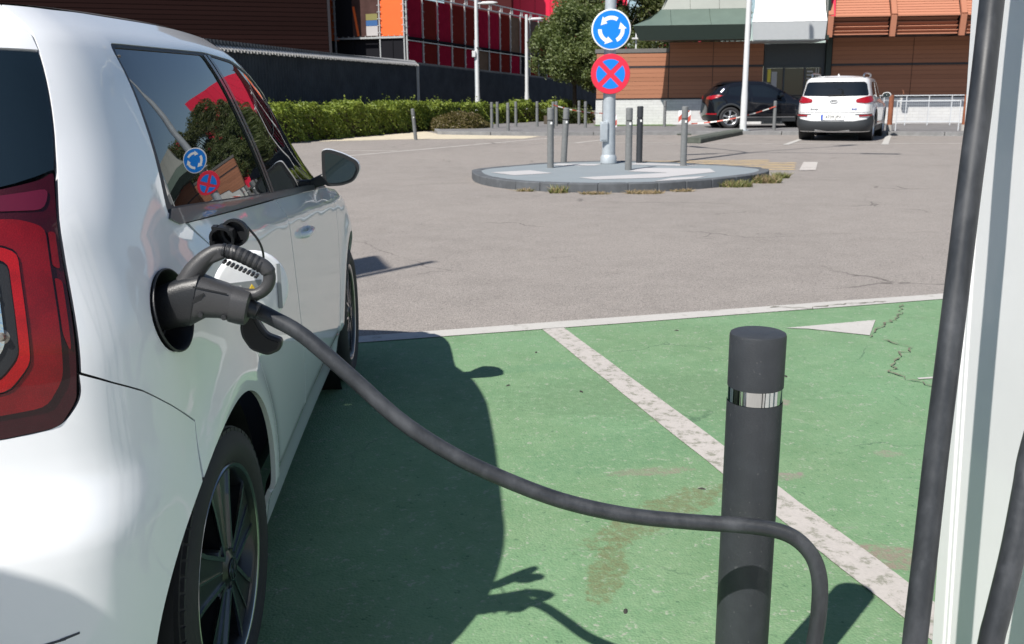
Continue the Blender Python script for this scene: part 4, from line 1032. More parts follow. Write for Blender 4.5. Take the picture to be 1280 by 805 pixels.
# ------------------------------------------------------------------ near bollard and charging station
def lathe_thing(o_name, prof, mat, parent, n=32): m_ = MB(); m_.lathe(prof, n, 'Z'); return m_.build(o_name, mat, parent, auto=35)
nb = thing('bollard', 'dark grey bollard with a bright steel band standing close in front of the cable', 'bollard', (.452, 1.685, 0), 0, 'bollards')
r_, H_ = .0512, .848
lathe_thing('post', [(r_, 0), (r_, H_-.131)], 'bollard_dark', nb, 48)
lathe_thing('reflective_band', [(r_-.002, H_-.131), (r_-.0008, H_-.1305), (r_-.0008, H_-.1035), (r_-.002, H_-.103)], 'band_steel', nb, 48)
lathe_thing('head', [(r_, H_-.103), (r_, H_-.007), (r_-.0012, H_-.0025), (r_-.005, H_-.0005), (0, H_)], 'bollard_dark', nb, 48)
lathe_thing('base_plate', [(.0, .012), (.085, .012), (.09, .006), (.09, 0)], 'bollard_dark', nb)

st = thing('charging_station', 'tall white metal charging station at the right edge with cables hanging by it', 'charging station', (.80, .9, 0))
def sbox(n, x0, x1, y0, y1, z0, z1, mat, bev=.004):
    m_ = MB(); m_.box(((x0+x1)/2, (y0+y1)/2, (z0+z1)/2), (x1-x0, y1-y0, z1-z0)); return m_.build(n, mat, st, bevel=bev)
YE = .83          # far edge of the cabinet, local
def ye(z): return .700+.086*z        # the far side of the housing leans outwards towards the top
def sprism(n, prof, x0, x1, mat, bev): m_ = MB(); m_.prism(prof, lambda y, z: (x0, y, z), lambda y, z: (x1, y, z)); return m_.build(n, mat, st, bevel=bev)
sprism('cabinet', [(-.02, .08), (ye(.08)-.062, .08), (ye(2.15)-.062, 2.15), (-.02, 2.15)], .004, .55, 'station_white', .003)
sprism('edge_post', [(ye(.05)-.0495, .05), (ye(.05), .05), (ye(2.16), 2.16), (ye(2.16)-.0495, 2.16)], -.001, .55, 'station_trim', .006)
sprism('edge_trim', [(ye(.05)-.0605, .05), (ye(.05)-.0500, .05), (ye(2.16)-.0500, 2.16), (ye(2.16)-.0605, 2.16)], .0015, .3, 'station_trim', .002)
sbox('plinth', -.01, .57, -.04, ye(0)+.01, 0, .048, 'concrete', .004)
sbox('roof_cap', -.03, .58, -.05, ye(2.2)+.03, 2.165, 2.22, 'station_trim', .01)
hc = thing('hanging_cable', 'thick black cable hanging straight down in front of the white station', 'cable', (.665, 1.43, 0))
m_ = MB(); pts = [(.79, 1.46, 2.0), (.745, 1.46, 1.96), (.715, 1.452, 1.82), (.698, 1.436, 1.60), (.685, 1.412, 1.40), (.668, 1.379, 1.268), (.649, 1.347, 1.136), (.625, 1.304, .96), (.600, 1.260, .784), (.581, 1.223, .63), (.566, 1.195, .513), (.555, 1.17, .35), (.56, 1.15, .15), (.59, 1.14, .05), (.68, 1.13, .022), (.785, 1.12, .05)]
m_.tube([p-Vector((.665, 1.43, 0)) for p in smooth_path(pts, 6)], .0168, 18); m_.build('cable', 'cable_rubber', hc)
hc2 = thing('hanging_cable', 'black cable loop sagging at the lower right corner beside the station', 'cable', (.72, 1.3, 0))
m_ = MB(); pts = [(.795, 1.05, 1.6), (.770, 1.08, 1.55), (.755, 1.18, 1.15), (.748, 1.24, .93), (.735, 1.258, .782), (.724, 1.245, .728), (.706, 1.224, .642), (.684, 1.204, .555), (.674, 1.195, .515), (.655, 1.17, .40), (.65, 1.14, .22), (.67, 1.10, .06), (.74, 1.06, .022), (.79, 1.05, .06)]
m_.tube([p-Vector((.72, 1.3, 0)) for p in smooth_path(pts, 6)], .0168, 18); m_.build('cable', 'cable_rubber', hc2)

# ------------------------------------------------------------------ island: lighting mast with two signs, five bollards
ms = thing('sign_mast', 'tall grey lighting mast carrying the blue roundabout sign above the red no stopping sign', 'sign post', (1.625, 15.91, KH))
mr = lambda z: .112-.0085*z
lathe_thing('pole', [(.135, 0), (.135, .10), (.118, .13)]+[(mr(z), z) for z in (.14, 1, 2, 3, 4, 5, 6.4)]+[(0, 6.4)], 'galvanised', ms, 24)
m_ = MB(); m_.box((-.09, -.115, .52), (.13, .05, .32)); hb_ = m_.build('hatch_box', 'galvanised', ms, bevel=.008)
m_ = MB(); m_.box((-.09, -.142, .52), (.10, .012, .27)); m_.build('hatch_door', 'galvanised', hb_, bevel=.004)
m_ = MB(); m_.bar((.09, -.03, 1.45), (.15, -.03, 1.45), .03, .05); m_.build('bracket', 'galvanised', ms)
# four lamp heads on top
for (dx, dy) in ((-.75, 2.15), (-1.15, -.45), (2.75, 2.2), (2.4, -.85)):
    m_ = MB(); a = Vector((dx, dy, 0)); Lh = a.length; e = a.normalized()
    m_.tube(smooth_path([(0, 0, 6.25), tuple(e*.35+Vector((0, 0, 6.55))), tuple(e*(Lh*.6)+Vector((0, 0, 6.62))), tuple(e*(Lh-.35)+Vector((0, 0, 6.6)))], 6), .03, 8); ar = m_.build('lamp_arm', 'galvanised', ms)
    m_ = MB(); m_.bar(tuple(e*(Lh-.38)+Vector((0, 0, 6.6))), tuple(e*(Lh+.38)+Vector((0, 0, 6.6))), .22, .08); m_.build('lamp_head', 'lamp_grey', ar, bevel=.03)
def disc(m_, r0, r1, y0, y1, cz, n=48):
    m_.lathe([(r0, y0), (r1, y0), (r1, y1), (r0, y1)], n, 'Y', (0, 0, cz), closed=True); return m_
YF = -.135
def sign_base(cz, mat, r):
    m_ = MB(); m_.lathe([(0, YF), (r-.006, YF), (r, YF+.006), (r, YF+.022), (r-.012, YF+.022), (r-.012, YF+.008), (0, YF+.008)], 56, 'Y', (0, 0, cz)); p = m_.build('sign_panel', mat, ms, auto=40)
    for dz in (-.15, .15): 
        b_ = MB(); b_.box((0, YF+.05, cz+dz), (.30, .07, .035)); b_.build('sign_clamp', 'galvanised', p, bevel=.005)
    return p
SZ1, SZ2, SR = 2.115, 1.43, .315
p1 = sign_base(SZ1, 'sign_white', SR)
m_ = MB(); m_.lathe([(0, YF-.003), (SR-.022, YF-.003), (SR-.022, YF-.0005), (0, YF-.0005)], 56, 'Y', (0, 0, SZ1)); m_.build('sign_face', 'sign_blue', p1)
for k in range(3):       # three arrows chasing each other anticlockwise
    A0 = R(90+120*k-38+6); A1 = A0+R(66); ri, ro, rm = .152, .212, .182
    n_ = 14; pts = [(ro*cos(A0+(A1-A0)*i/n_), ro*sin(A0+(A1-A0)*i/n_)) for i in range(n_+1)]
    pts += [((rm+.065)*cos(A1), (rm+.065)*sin(A1)), (rm*cos(A1+R(34)), rm*sin(A1+R(34))), ((rm-.065)*cos(A1), (rm-.065)*sin(A1))]
    pts += [(ri*cos(A1-(A1-A0)*i/n_), ri*sin(A1-(A1-A0)*i/n_)) for i in range(n_+1)]
    m_ = MB(); m_.prism(pts, lambda x, z: (x, YF-.0055, z+SZ1), lambda x, z: (x, YF-.003, z+SZ1)); m_.build('arrow', 'sign_white', p1)
p2 = sign_base(SZ2, 'sign_red', SR)
for k in range(4):       # four blue quarters between the red cross bars
    c = R(90*k); w_ = .040; ra = .232; pts = []
    aw = math.asin(w_/ra)
    lo_a, hi_a = c-R(45)+aw, c+R(45)-aw
    tip = w_*math.sqrt(2)
    pts = [(tip*cos(c), tip*sin(c))]+[(ra*cos(lo_a+(hi_a-lo_a)*i/16), ra*sin(lo_a+(hi_a-lo_a)*i/16)) for i in range(17)]
    m_ = MB(); m_.prism(pts, lambda x, z: (x, YF-.004, z+SZ2), lambda x, z: (x, YF-.0005, z+SZ2)); m_.build('blue_segment', 'sign_blue', p2)

def bollard(label, x, y, z, h=.90, r=.052, mat='bollard_grey', lean=(0, 0), hole=True):
    b = thing('bollard', label, 'bollard', (x, y, z), 0, 'bollards'); b.rotation_euler = (lean[1], lean[0], 0)
    lathe_thing('post', [(r, -.02), (r, h-.20)], mat, b, 20)
    lathe_thing('groove', [(r-.006, h-.20), (r-.006, h-.185)], 'seal_rubber', b, 20)
    lathe_thing('head', [(r, h-.185), (r, h-.012), (r-.01, h-.002), (0, h)], mat, b, 20)
    if hole:
        m_ = MB(); m_.box((0.01, -r-.001, h-.235), (.028, .006, .035)); m_.build('reflector_spot', 'sticker_white', b)
    return b
bollard('grey bollard at the left end of the island, the front one of a close pair', .63, 15.12, KH, .92)
bollard('grey bollard behind and right of another at the left end of the island, leaning right', .90, 16.25, KH, .90, lean=(.05, 0))
bollard('grey bollard on the island just right of the sign mast, nearest the camera', 1.79, 14.55, KH, .92)
bollard('near black bollard on the island between two grey ones right of the mast', 2.14, 15.95, KH, .92, mat='bollard_dark')
bollard('single grey bollard at the right end of the island', 2.76, 15.3, KH, .92)
bollard('grey bollard leaning left in front of the hedge, on the pale apron', -2.66, 27.1, 0, .86, .05, lean=(-.07, .05))
far_b = [('leftmost of the slim grey bollards on the far pavement, by the lamp post', -.62, 32.6), ('second slim grey bollard from the left on the far pavement, close to the leftmost one', -.44, 33.4), ('slim grey bollard on the far pavement standing nearer than its neighbours, third from the left', -.07, 30.4),
         ('slim grey bollard left of the second tall lamp post on the far pavement', .2, 33.9), ('slim grey bollard just right of the second tall lamp post', .94, 33.8), ('slim grey bollard behind the island bollards where the striped tape is tied', 1.42, 32.0), ('slim grey bollard in front of the dark tree trunk right of the taped one', 1.62, 34.0),
         ('slim grey bollard under the tree, deepest in the shade', 2.5, 35.2), ('slim grey bollard at the left corner of the white block wall', 2.51, 32.3), ('slim grey bollard half hidden behind the sign mast by the white block wall', 3.2, 33.2), ('slim grey bollard alone in front of the sunlit white block wall', 5.2, 32.6), ('slim grey bollard in front of the black car where the striped tape ends', 7.92, 29.0)]
for lb, x, y in far_b: bollard(lb, x, y, .10, .86, .05, hole=False)
def tape(label, a, b, sag, w=.034, seg=11):
    t = thing('barrier_tape', label, 'tape', tuple(a))
    A, B = Vector(a), Vector(b); d = (B-A); nrm = Vector((-d.y, d.x, 0)).normalized()*.003
    for k in range(seg):
        m_ = MB(); q = []
        for j in (k/seg, (k+1)/seg):
            tw = .6*math.sin(j*7)
            p = d*j-Vector((0, 0, sag*4*j*(1-j))); up = Vector((0, 0, w/2)); q += [p+up+nrm*tw*4, p-up-nrm*tw*4]
        m_.add([q[0], q[1], q[3], q[2]]+[v+nrm*.6 for v in (q[0], q[1], q[3], q[2])], [(0, 1, 2, 3), (7, 6, 5, 4), (0, 4, 5, 1), (1, 5, 6, 2), (2, 6, 7, 3), (3, 7, 4, 0)])
        m_.build('tape_band', 'tape_red' if k % 2 == 0 else 'tape_white', t)
tape('red and white barrier tape tied between grey bollards left of the mast', (1.42, 31.94, .86), (3.2, 33.14, .55), .06)
tape('red and white barrier tape stretched in front of the black car', (7.92, 28.94, .80), (5.5, 29.4, .30), .10, .034, 13)
def plate(label, x, y, z, ry, w=.36, h=.36):
    t = thing('hazard_plate', label, 'hazard plate', (x, y, z))
    m_ = MB(); m_.box((0, 0, h/2), (w, .02, h)); b_ = m_.build('board', 'sign_white', t, bevel=.004)
    for k in range(2):
        o = -.18+.24*k; pts = [(o-.02, 0), (o+.12, 0), (min(o+.12+h, .18+.0), min(h, .18-o-.12+.0) if o+.12+h > .18 else h), (min(o+h-.02, .18), h if o+h-.02 < .18 else .18-o+.02)]
        pts = [(-.18, .02), (-.18, .17), (.01, .36), (.16, .36)] if k == 0 else [(-.06, 0), (.10, 0), (.18, .08), (.18, .24)]
        m_ = MB(); m_.prism(pts, lambda x_, z_: (x_, -.0125, z_), lambda x_, z_: (x_, -.0105, z_)); m_.build('stripe', 'tape_red', b_)
    m_ = MB(); m_.box((0, .03, -z/2+.1), (.05, .03, z+.2)); m_.build('stake', 'bollard_grey', t)
    m_ = MB(); m_.box((0, .03, -z+.02), (.4, .3, .04)); m_.build('foot', 'beam_green', t, bevel=.01)
plate('red and white striped hazard plate half hidden behind the sign mast', 3.05, 29.3, .22, 0)
plate('red and white striped hazard plate beside the right island bollard', 5.15, 28.6, .35, 0)
# long low kerb beam lying on the asphalt
bm_ = thing('kerb_beam', 'long dark green concrete beam lying on the asphalt left of the black car', 'beam', (4.5, 23.9, 0), 0)
A, B = Vector((.05, .1, 0)), Vector((2.35, 5.0, 0)); d = (B-A).normalized(); q = Vector((d.y, -d.x, 0))
for k in range(3):
    a, b = A.lerp(B, k/3), A.lerp(B, (k+1)/3-.004); m_ = MB()
    sec = [(-.20, 0), (.20, 0), (.20, .10), (.15, .15), (-.15, .15), (-.20, .10)]
    m_.prism(sec, lambda s_, z: tuple(a+q*s_+Vector((0, 0, z))), lambda s_, z: tuple(b+q*s_+Vector((0, 0, z)))); m_.build('beam_block', 'beam_green', bm_, bevel=.012)

# ------------------------------------------------------------------ lamp posts
def lamp_post(label, x, y, z, h, r, arm, box=False, lean=0):
    t = thing('street_lamp', label, 'street lamp', (x, y, z), 0, 'slim street lamps'); t.rotation_euler = (0, lean, 0)
    lathe_thing('pole', [(r*1.25, -.05), (r*1.2, 1.0), (r, 1.3), (r*.8, h), (0, h)], 'lamp_grey', t, 16)
    lathe_thing('base_plate', [(.0, .03), (r*2.4, .03), (r*2.4, 0)], 'galvanised', t, 12)
    if arm:
        m_ = MB(); m_.tube([(0, 0, h-.22), (arm*.5, 0, h-.20), (arm*.55, 0, h-.2)], .03, 8); a = m_.build('lamp_arm', 'lamp_grey', t)
        m_ = MB(); m_.prism([(arm*.2, -.03), (arm*.3, .05), (arm*.8, .06), (arm*1.05, .01), (arm*.8, -.05), (arm*.3, -.06)], lambda x_, z_: (x_, -.14, h-.2+z_), lambda x_, z_: (x_, .14, h-.2+z_)); m_.build('lamp_head', 'lamp_grey', t, bevel=.03)
    if box:
        m_ = MB(); m_.box((-.12, -.09, 2.75), (.14, .12, .24)); m_.build('junction_box', 'lamp_grey', t, bevel=.01)
        m_ = MB(); m_.bar((-.07, -.02, .3), (-.07, -.02, 3.3), .05, .05); m_.build('conduit', 'galvanised', t)
        m_ = MB(); m_.tube([(.0, -.09, 3.0), (.1, -.11, 2.97), (.2, -.1, 2.9)], .02, 6); m_.build('bracket', 'black_plastic', t)
lamp_post('slim grey street lamp with a box on its pole beside the brown shrub', -1.33, 40.0, .05, 4.92, .085, .85, True, lean=0)
lamp_post('slim grey street lamp, the farther of the two by the fence, left of the tree', .80, 46.0, .05, 4.72, .085, .8, lean=0)
lamp_post('tall white lamp pole rising in front of the black car without a visible head', 6.93, 28.75, .10, 9.0, .080, 0)

# ------------------------------------------------------------------ dark fence
def P2(x, y): return Vector((x, y, 0))
F0, F1, F2 = Vector((-14.5, 6.3)), Vector((-3.75, 39.2)), Vector((6.2, 69.6))
def ztop(y): return 2.73-(y-26)*.0195 if y > 26 else 2.73
def corrugated(label, A, B, cap, capname):
    t = thing('fence', label, 'fence', (A.x, A.y, 0)); d = (B-A); L = d.length; d.normalize(); n = Vector((d.y, -d.x))
    m_ = MB(); vs = []; k = 0; s_ = 0; prof = []
    while s_ < L:
        for o, w in ((0, .05), (.045, .03), (.045, .05), (0, .03)):
            if s_ > L: break
            p = d*s_+n*o; zt = ztop(A.y+p.y); vs += [(p.x, p.y, 0), (p.x, p.y, zt)]; s_ += w if o == 0 or True else 0
    m_.add(vs, [(2*i, 2*i+2, 2*i+3, 2*i+1) for i in range(len(vs)//2-1)])
    o = m_.build('corrugated_sheet', 'fence_dark', t, auto=20)
    m_ = MB(); bk = d*L; nn = -n*.05
    m_.add([(nn.x, nn.y, 0), (bk.x+nn.x, bk.y+nn.y, 0), (bk.x+nn.x, bk.y+nn.y, ztop(B.y)-.02), (nn.x, nn.y, ztop(A.y)-.02)], [(0, 1, 2, 3)]); m_.build('backing_sheet', 'fence_dark', t)
    if cap:
        a, b = Vector((n.x*.03, n.y*.03, ztop(A.y)-.02)), Vector((bk.x+n.x*.03, bk.y+n.y*.03, ztop(B.y)-.02))
        nseg = int(L/1.9)
        for k in range(nseg):
            m_ = MB(); pa, pb = a.lerp(b, k/nseg), a.lerp(b, (k+1)/nseg-.0006)
            sec = [(.08, -.09), (.095, -.07), (-.08, .09), (-.11, .07), (-.02, -.04)]
            m_.prism(sec, lambda o, z: (pa.x+n.x*o, pa.y+n.y*o, pa.z+z), lambda o, z: (pb.x+n.x*o, pb.y+n.y*o, pb.z+z)); m_.build('fence_cap', 'fence_cap', t)
        # ragged lower edge of the capping: clips hanging over the ribs
        m_ = MB(); s_ = 0
        while s_ < L:
            p = a.lerp(b, s_/L); m_.box((p.x+n.x*.09, p.y+n.y*.09, p.z-.09-.02*(int(s_*7) % 2)), (.07, .05, .06)); s_ += .16
        o = m_.build('clips', 'fence_cap', t); o['kind'] = 'stuff'
    return t
f1 = corrugated('dark corrugated metal fence with a pale cap along its top, behind the hedge', F0, F1, True, '')
m_ = MB(); m_.box((F1.x-F0.x+.08, F1.y-F0.y-.12, 1.2), (.10, .10, 2.4)); m_.build('end_post', 'fence_cap', f1)
f2 = corrugated('dark corrugated metal fence without a cap, running on behind the street lamps', F1+Vector((.05, .16)), F2, False, '')

# ------------------------------------------------------------------ plants
def leaves(m_, c, n, size, spread=(1, 1, 1), up=.3):
    for _ in range(n):
        x, y, z = c; q = Vector((rng.gauss(0, 1), rng.gauss(0, 1), rng.gauss(0, 1)+up)).normalized(); s = size*rng.uniform(.6, 1.35)
        t = q.cross(Vector((rng.random(), rng.random(), rng.random()))).normalized(); b = q.cross(t)
        m_.v += [tuple(Vector(c)+t*s), tuple(Vector(c)+b*s*.5+q*s*.15), tuple(Vector(c)-t*s), tuple(Vector(c)-b*s*.5+q*s*.15)]; k = len(m_.v)-4; m_.f.append((k, k+1, k+2, k+3)); m_.sm.append(False)
def raw_build(m_, name, mat, parent):
    me = bpy.data.meshes.new(name); me.from_pydata(m_.v, [], m_.f); me.materials.append(MATS[mat]); o = link(name, me); o.parent = parent; return o
def hedge(label, pts, w, h, n, size, mat='leaf_hedge', wob=.12):
    t = thing('hedge', label, 'hedge', (pts[0][0], pts[0][1], 0)); m_ = MB(); P = [Vector((x-pts[0][0], y-pts[0][1])) for x, y in pts]
    L = [0]
    for a, b in zip(P[:-1], P[1:]): L.append(L[-1]+(b-a).length)
    for _ in range(n):
        s_ = rng.random()*L[-1]; i = max(j for j in range(len(P)-1) if L[j] <= s_); a, b = P[i], P[i+1]; d = (b-a).normalized(); q = Vector((-d.y, d.x))
        hh = h*(1+.10*math.sin(s_*1.9)+.07*math.sin(s_*4.7+1)+.06*math.sin(s_*11))
        f = rng.random()
        if f < .45: o, z = w*rng.uniform(-.5, .5), hh*(1-abs(rng.gauss(0, .06)))
        elif f < .92: o, z = -w*.5+abs(rng.gauss(0, .10)), hh*rng.random()**.8
        else: o, z = w*rng.uniform(-.5, .5), hh*rng.random()
        bul = .10*math.sin(s_*3.1+z*4)+.07*math.sin(s_*7.3+z*9)
        p = a+d*(s_-L[i])+q*(o+bul*(1 if o < 0 else 0)); leaves(m_, (p.x, p.y, max(.03, z)), 1, size)
    for _ in range(int(L[-1]*5)):      # long shoots above the clipped top
        s_ = rng.random()*L[-1]; i = max(j for j in range(len(P)-1) if L[j] <= s_); d = (P[i+1]-P[i]).normalized(); q = Vector((-d.y, d.x)); p = P[i]+d*(s_-L[i])+q*w*rng.uniform(-.4, .4)
        hh = h*(1+.10*math.sin(s_*1.9)+.07*math.sin(s_*4.7+1)); dx, dy = rng.gauss(0, .08), rng.gauss(0, .08)
        for k in range(5): leaves(m_, (p.x+dx*k/4, p.y+dy*k/4, hh+.05*k*rng.uniform(.6, 1.2)), 1, size*.7)
    o = raw_build(m_, 'foliage', mat, t); o['kind'] = 'stuff'
    s = MB()
    for i in range(len(P)-1):
        k = int((P[i+1]-P[i]).length/.4)
        for j in range(k):
            p = P[i].lerp(P[i+1], j/k); s.tube([(p.x, p.y, -.1), (p.x+rng.gauss(0, .06), p.y+rng.gauss(0, .06), h*.8)], .02, 5)
    o = s.build('stems', 'bark', t); o['kind'] = 'stuff'
    # dark twiggy core
    c = MB()
    for i in range(len(P)-1):
        d = (P[i+1]-P[i]).normalized(); q = Vector((-d.y, d.x)); A_, B_ = P[i], P[i+1]
        c.bar((A_.x, A_.y, h*.40), (B_.x, B_.y, h*.40), w*.55, h*.7)
    c.build('twig_core', 'bark', t)
    return t
hedge('long clipped green hedge in front of the dark fence', [(-8.6, 19.5), (-6.35, 26.3), (-4.2, 31.9), (-2.55, 35.6)], 1.15, .92, 30000, .050)
hedge('short loose green hedge behind the far row of bollards', [(-2.0, 35.9), (-.2, 38.5), (1.6, 41.0), (3.1, 43.0)], 1.0, .80, 9000, .06)
hedge('low dark ground cover between the bollards and the tree', [(1.4, 36.3), (3.0, 37.3)], .9, .55, 2500, .06, 'leaf_tree')
sh = thing('shrub', 'rounded brown green shrub in front of the street lamp', 'shrub', (-1.75, 33.2, .02)); m_ = MB()
for _ in range(13000):
    a = rng.random()*6.283; e = math.asin(rng.random()); rr = rng.uniform(.82, 1.04)*(1+.06*math.sin(a*5)+.05*math.sin(e*7+a*3))
    leaves(m_, (1.02*rr*cos(a)*cos(e), .75*rr*sin(a)*cos(e), .58*rr*sin(e)), 1, .05)
o = raw_build(m_, 'foliage', 'leaf_shrub', sh); o['kind'] = 'stuff'
m_ = MB(); m_.lathe([(.0, .26), (.3, .22), (.45, .14), (.6, 0)], 16, 'Z'); m_.build('twig_core', 'soil', sh)
def tree(name, label, x, y, h, trunk_r, crown, n, size, mat, blossom=0, seed=1, trunk_h=1.6):
    rg = random.Random(seed); t = thing(name, label, 'tree', (x, y, 0)); s = MB()
    top = Vector((rg.gauss(0, .15), rg.gauss(0, .15), trunk_h)); s.tube(smooth_path([(0, 0, -.1), (top.x*.4, top.y*.4, trunk_h*.5), tuple(top)], 5), [trunk_r*(1-.3*i/10) for i in range(11)], 10)
    s.build('trunk', 'bark', t)
    tips = []; lm = MB()
    (cx_, cy_, cz_), (rx, ry, rz_) = crown
    for k in range(16):
        a = k*2.4+rg.random(); e = rg.uniform(-.3, 1.4); rr = rg.uniform(.55, .85)
        q = Vector((cx_+rx*rr*cos(a)*cos(e), cy_+ry*rr*sin(a)*cos(e), cz_+rz_*rr*sin(e))); mid = top.lerp(q, .5)+Vector((0, 0, .15)); tips += [q, mid]
        lm.tube(smooth_path([tuple(top), tuple(mid), tuple(q)], 4), [trunk_r*.45*(1-.8*i/8) for i in range(9)], 6)
    lm.build('limbs', 'bark', t)
    # clumps: many small leaf groups spread through the crown's volume, with gaps
    cl = []
    for _ in range(95):
        a = rg.random()*6.283; e = math.asin(rg.uniform(-.75, 1)); rr = rg.uniform(.45, 1.0)**.6*(1+.10*math.sin(3*a+2*e))
        cl.append((Vector((cx_+rx*rr*cos(a)*cos(e), cy_+ry*rr*sin(a)*cos(e), cz_+rz_*rr*sin(e))), rg.uniform(.28, .58)*min(rx, rz_)*.55))
    m_ = MB(); bl = MB()
    for _ in range(n):
        c, r = cl[rg.randrange(len(cl))]; v = Vector((rg.gauss(0, 1), rg.gauss(0, 1), rg.gauss(0, .8))).normalized()*r*rg.uniform(.55, 1.08)
        p = c+v; leaves(m_, tuple(p), 1, size)
    o = raw_build(m_, 'crown', mat, t); o['kind'] = 'stuff'
    if blossom:
        for _ in range(blossom):
            c, r = cl[rg.randrange(len(cl))]
            for _ in range(26):
                v = Vector((rg.gauss(0, 1), rg.gauss(0, 1), rg.gauss(0, .8)))*r*.22; leaves(bl, tuple(c+Vector((0, -r*.9, r*.2))+v), 1, size*.8)
        o = raw_build(bl, 'blossoms', 'blossom', t); o['kind'] = 'stuff'
    return t
tree('tree', 'round leafy green tree in front of the fence left of the sign mast', 2.75, 41.5, 5, .11, ((0.1, 0, 2.95), (1.85, 1.6, 1.75)), 42000, .066, 'leaf_tree', 0, 3, 1.5)
tree('tree', 'dark slender tree standing close beside the left wall of the shop', 4.05, 39.5, 5, .09, ((-.1, 0, 2.5), (1.0, 1.0, 1.5)), 9000, .06, 'leaf_tree', 0, 9, 1.4)
tree('flowering_tree', 'big leafy tree with red blossoms behind the signs', 5.0, 45.5, 7, .16, ((0, 0, 5.3), (2.7, 2.2, 1.9)), 30000, .075, 'leaf_bushy', 16, 5, 2.6)
tree('flowering_tree', 'leafy tree with red blossoms showing between the red building and the green roof', 7.6, 44.0, 7, .15, ((0, 0, 3.9), (2.6, 1.8, 2.3)), 26000, .07, 'leaf_bushy', 14, 8, 2.4)

# ------------------------------------------------------------------ shop across the car park
SP = Vector((4.15, 35.0, 0)); SA = math.atan2(-.1045, .9945)
shop = thing('shop_building', 'low shop with brown wood cladding, white block base and dark green roof edge', 'building', (SP.x, SP.y, 0), SA)
# local frame: x along the front, y into the building (the front looks towards -y)
def fb(name, x0, x1, y0, y1, z0, z1, mat, parent=None, bev=0.0):
    m_ = MB(); m_.box(((x0+x1)/2, (y0+y1)/2, (z0+z1)/2), (x1-x0, y1-y0, z1-z0)); return m_.build(name, mat, parent or shop, bevel=bev)
def boards(x0, x1, z0, z1, y, parent, pitch=.145):
    m_ = MB(); z = z0
    while z < z1-.02:
        t = min(z+pitch-.007, z1); m_.box(((x0+x1)/2, y+rng.uniform(-.002, .002), (z+t)/2), (x1-x0, .03, t-z)); z += pitch
    o = m_.build('wood_boards', 'wood_cladding', parent); o['kind'] = 'stuff'; return o
wall = fb('wall', 1.52, 4.80, 0, .3, .98, 2.95, 'strip_dark')
wallr = fb('wall', 7.12, 24.0, 0, .3, .98, 3.2, 'strip_dark')
walll = fb('wall', -1.05, 1.515, 0, .3, .98, 2.60, 'strip_dark')
fb('side_wall', -1.05, -.75, .305, 9, .1, 2.6, 'wood_cladding')
fb('base_wall', -1.06, 4.82, -.05, .28, .05, .978, 'white_block'); fb('base_wall', 7.10, 24.0, -.05, .28, .05, .978, 'white_block')
fb('base_trim', -1.07, 4.82, -.06, -.0, .979, 1.02, 'strip_dark'); fb('base_trim', 7.10, 24, -.06, -.0, .979, 1.02, 'strip_dark')
for (a, b, p_) in ((-1.04, 1.50, walll), (1.53, 3.04, wall), (3.06, 4.79, wall), (7.13, 9.83, wallr), (9.85, 12.5, wallr), (12.52, 15.2, wallr), (15.22, 18, wallr), (18.02, 21, wallr)):
    zt = 2.58 if b < 1.6 else (2.93 if b < 5 else 3.15)
    boards(a, b, 1.03, 2.07, -.02, p_); boards(a, b, 2.15, zt, -.02, p_)
    fb('dark_strip', a, b, -.03, .0, 2.075, 2.145, 'strip_dark', p_)
fb('wall_cap', -1.10, 1.52, -.06, .36, 2.602, 2.74, 'cap_grey')
fb('flat_roof', -1.0, 24, .31, 12, 2.40, 2.58, 'cap_grey')
m_ = MB(); m_.bar((.35, .6, 2.74), (.35, .6, 3.35), .05, .05); m_.bar((.2, .5, 3.12), (.62, .5, 3.12), .10, .05); m_.build('floodlight', 'lamp_grey', shop)
# green roof: dark vertical fascia, then a slope that flares out like a skirt
OV = -1.8
def strip3(name, mat, rows, x0f, x1f, parent=None, thick=0.06):
    """rows: (y, z, dx0, dx1) from bottom to top, a folded metal sheet with real thickness"""
    m_ = MB(); vs = []
    for off in (0, thick):
        for y, z, a, b in rows: vs += [(x0f+a, y+off, z), (x1f+b, y+off, z)]
    k = len(rows); fs = []
    for i in range(k-1): fs += [(2*i, 2*i+1, 2*i+3, 2*i+2), (2*k+2*i, 2*k+2*i+2, 2*k+2*i+3, 2*k+2*i+1), (2*i, 2*i+2, 2*k+2*i+2, 2*k+2*i), (2*i+1, 2*k+2*i+1, 2*k+2*i+3, 2*i+3)]
    fs += [(0, 2*k, 2*k+1, 1), (2*k-2, 2*k-1, 4*k-1, 4*k-2)]
    m_.add(vs, fs); return m_.build(name, mat, parent or shop)
fas = strip3('roof_fascia', 'fascia_green', [(OV+.10, 2.93, .22, 0), (OV, 3.40, 0, 0)], .18, 4.08)
m_ = MB(); m_.add([(.45, OV+.14, 2.935), (4.08, OV+.14, 2.935), (4.08, 0, 2.96), (1.5, 0, 2.96)], [(0, 1, 2, 3)]); m_.build('soffit', 'fascia_green', shop)
for k in range(3):
    a, b = .16+k*1.31, .16+(k+1)*1.31-.012
    strip3('roof_panel', 'roof_green', [(OV-.01, 3.405, 0 if k else 0, 0), (OV+.55, 3.66, .62 if k == 0 else 0, 0), (OV+.95, 3.98, .98 if k == 0 else 0, 0)], a, min(b, 4.085))
for k in range(3):
    a, b = 1.16+k*.98, 1.16+(k+1)*.98-.012
    strip3('roof_panel', 'roof_pale', [(OV+.955, 3.985, 0, 0), (OV+1.25, 4.45, .22 if k == 0 else 0, 0), (OV+1.45, 5.3, .45 if k == 0 else 0, 0)], a, min(b, 4.085))
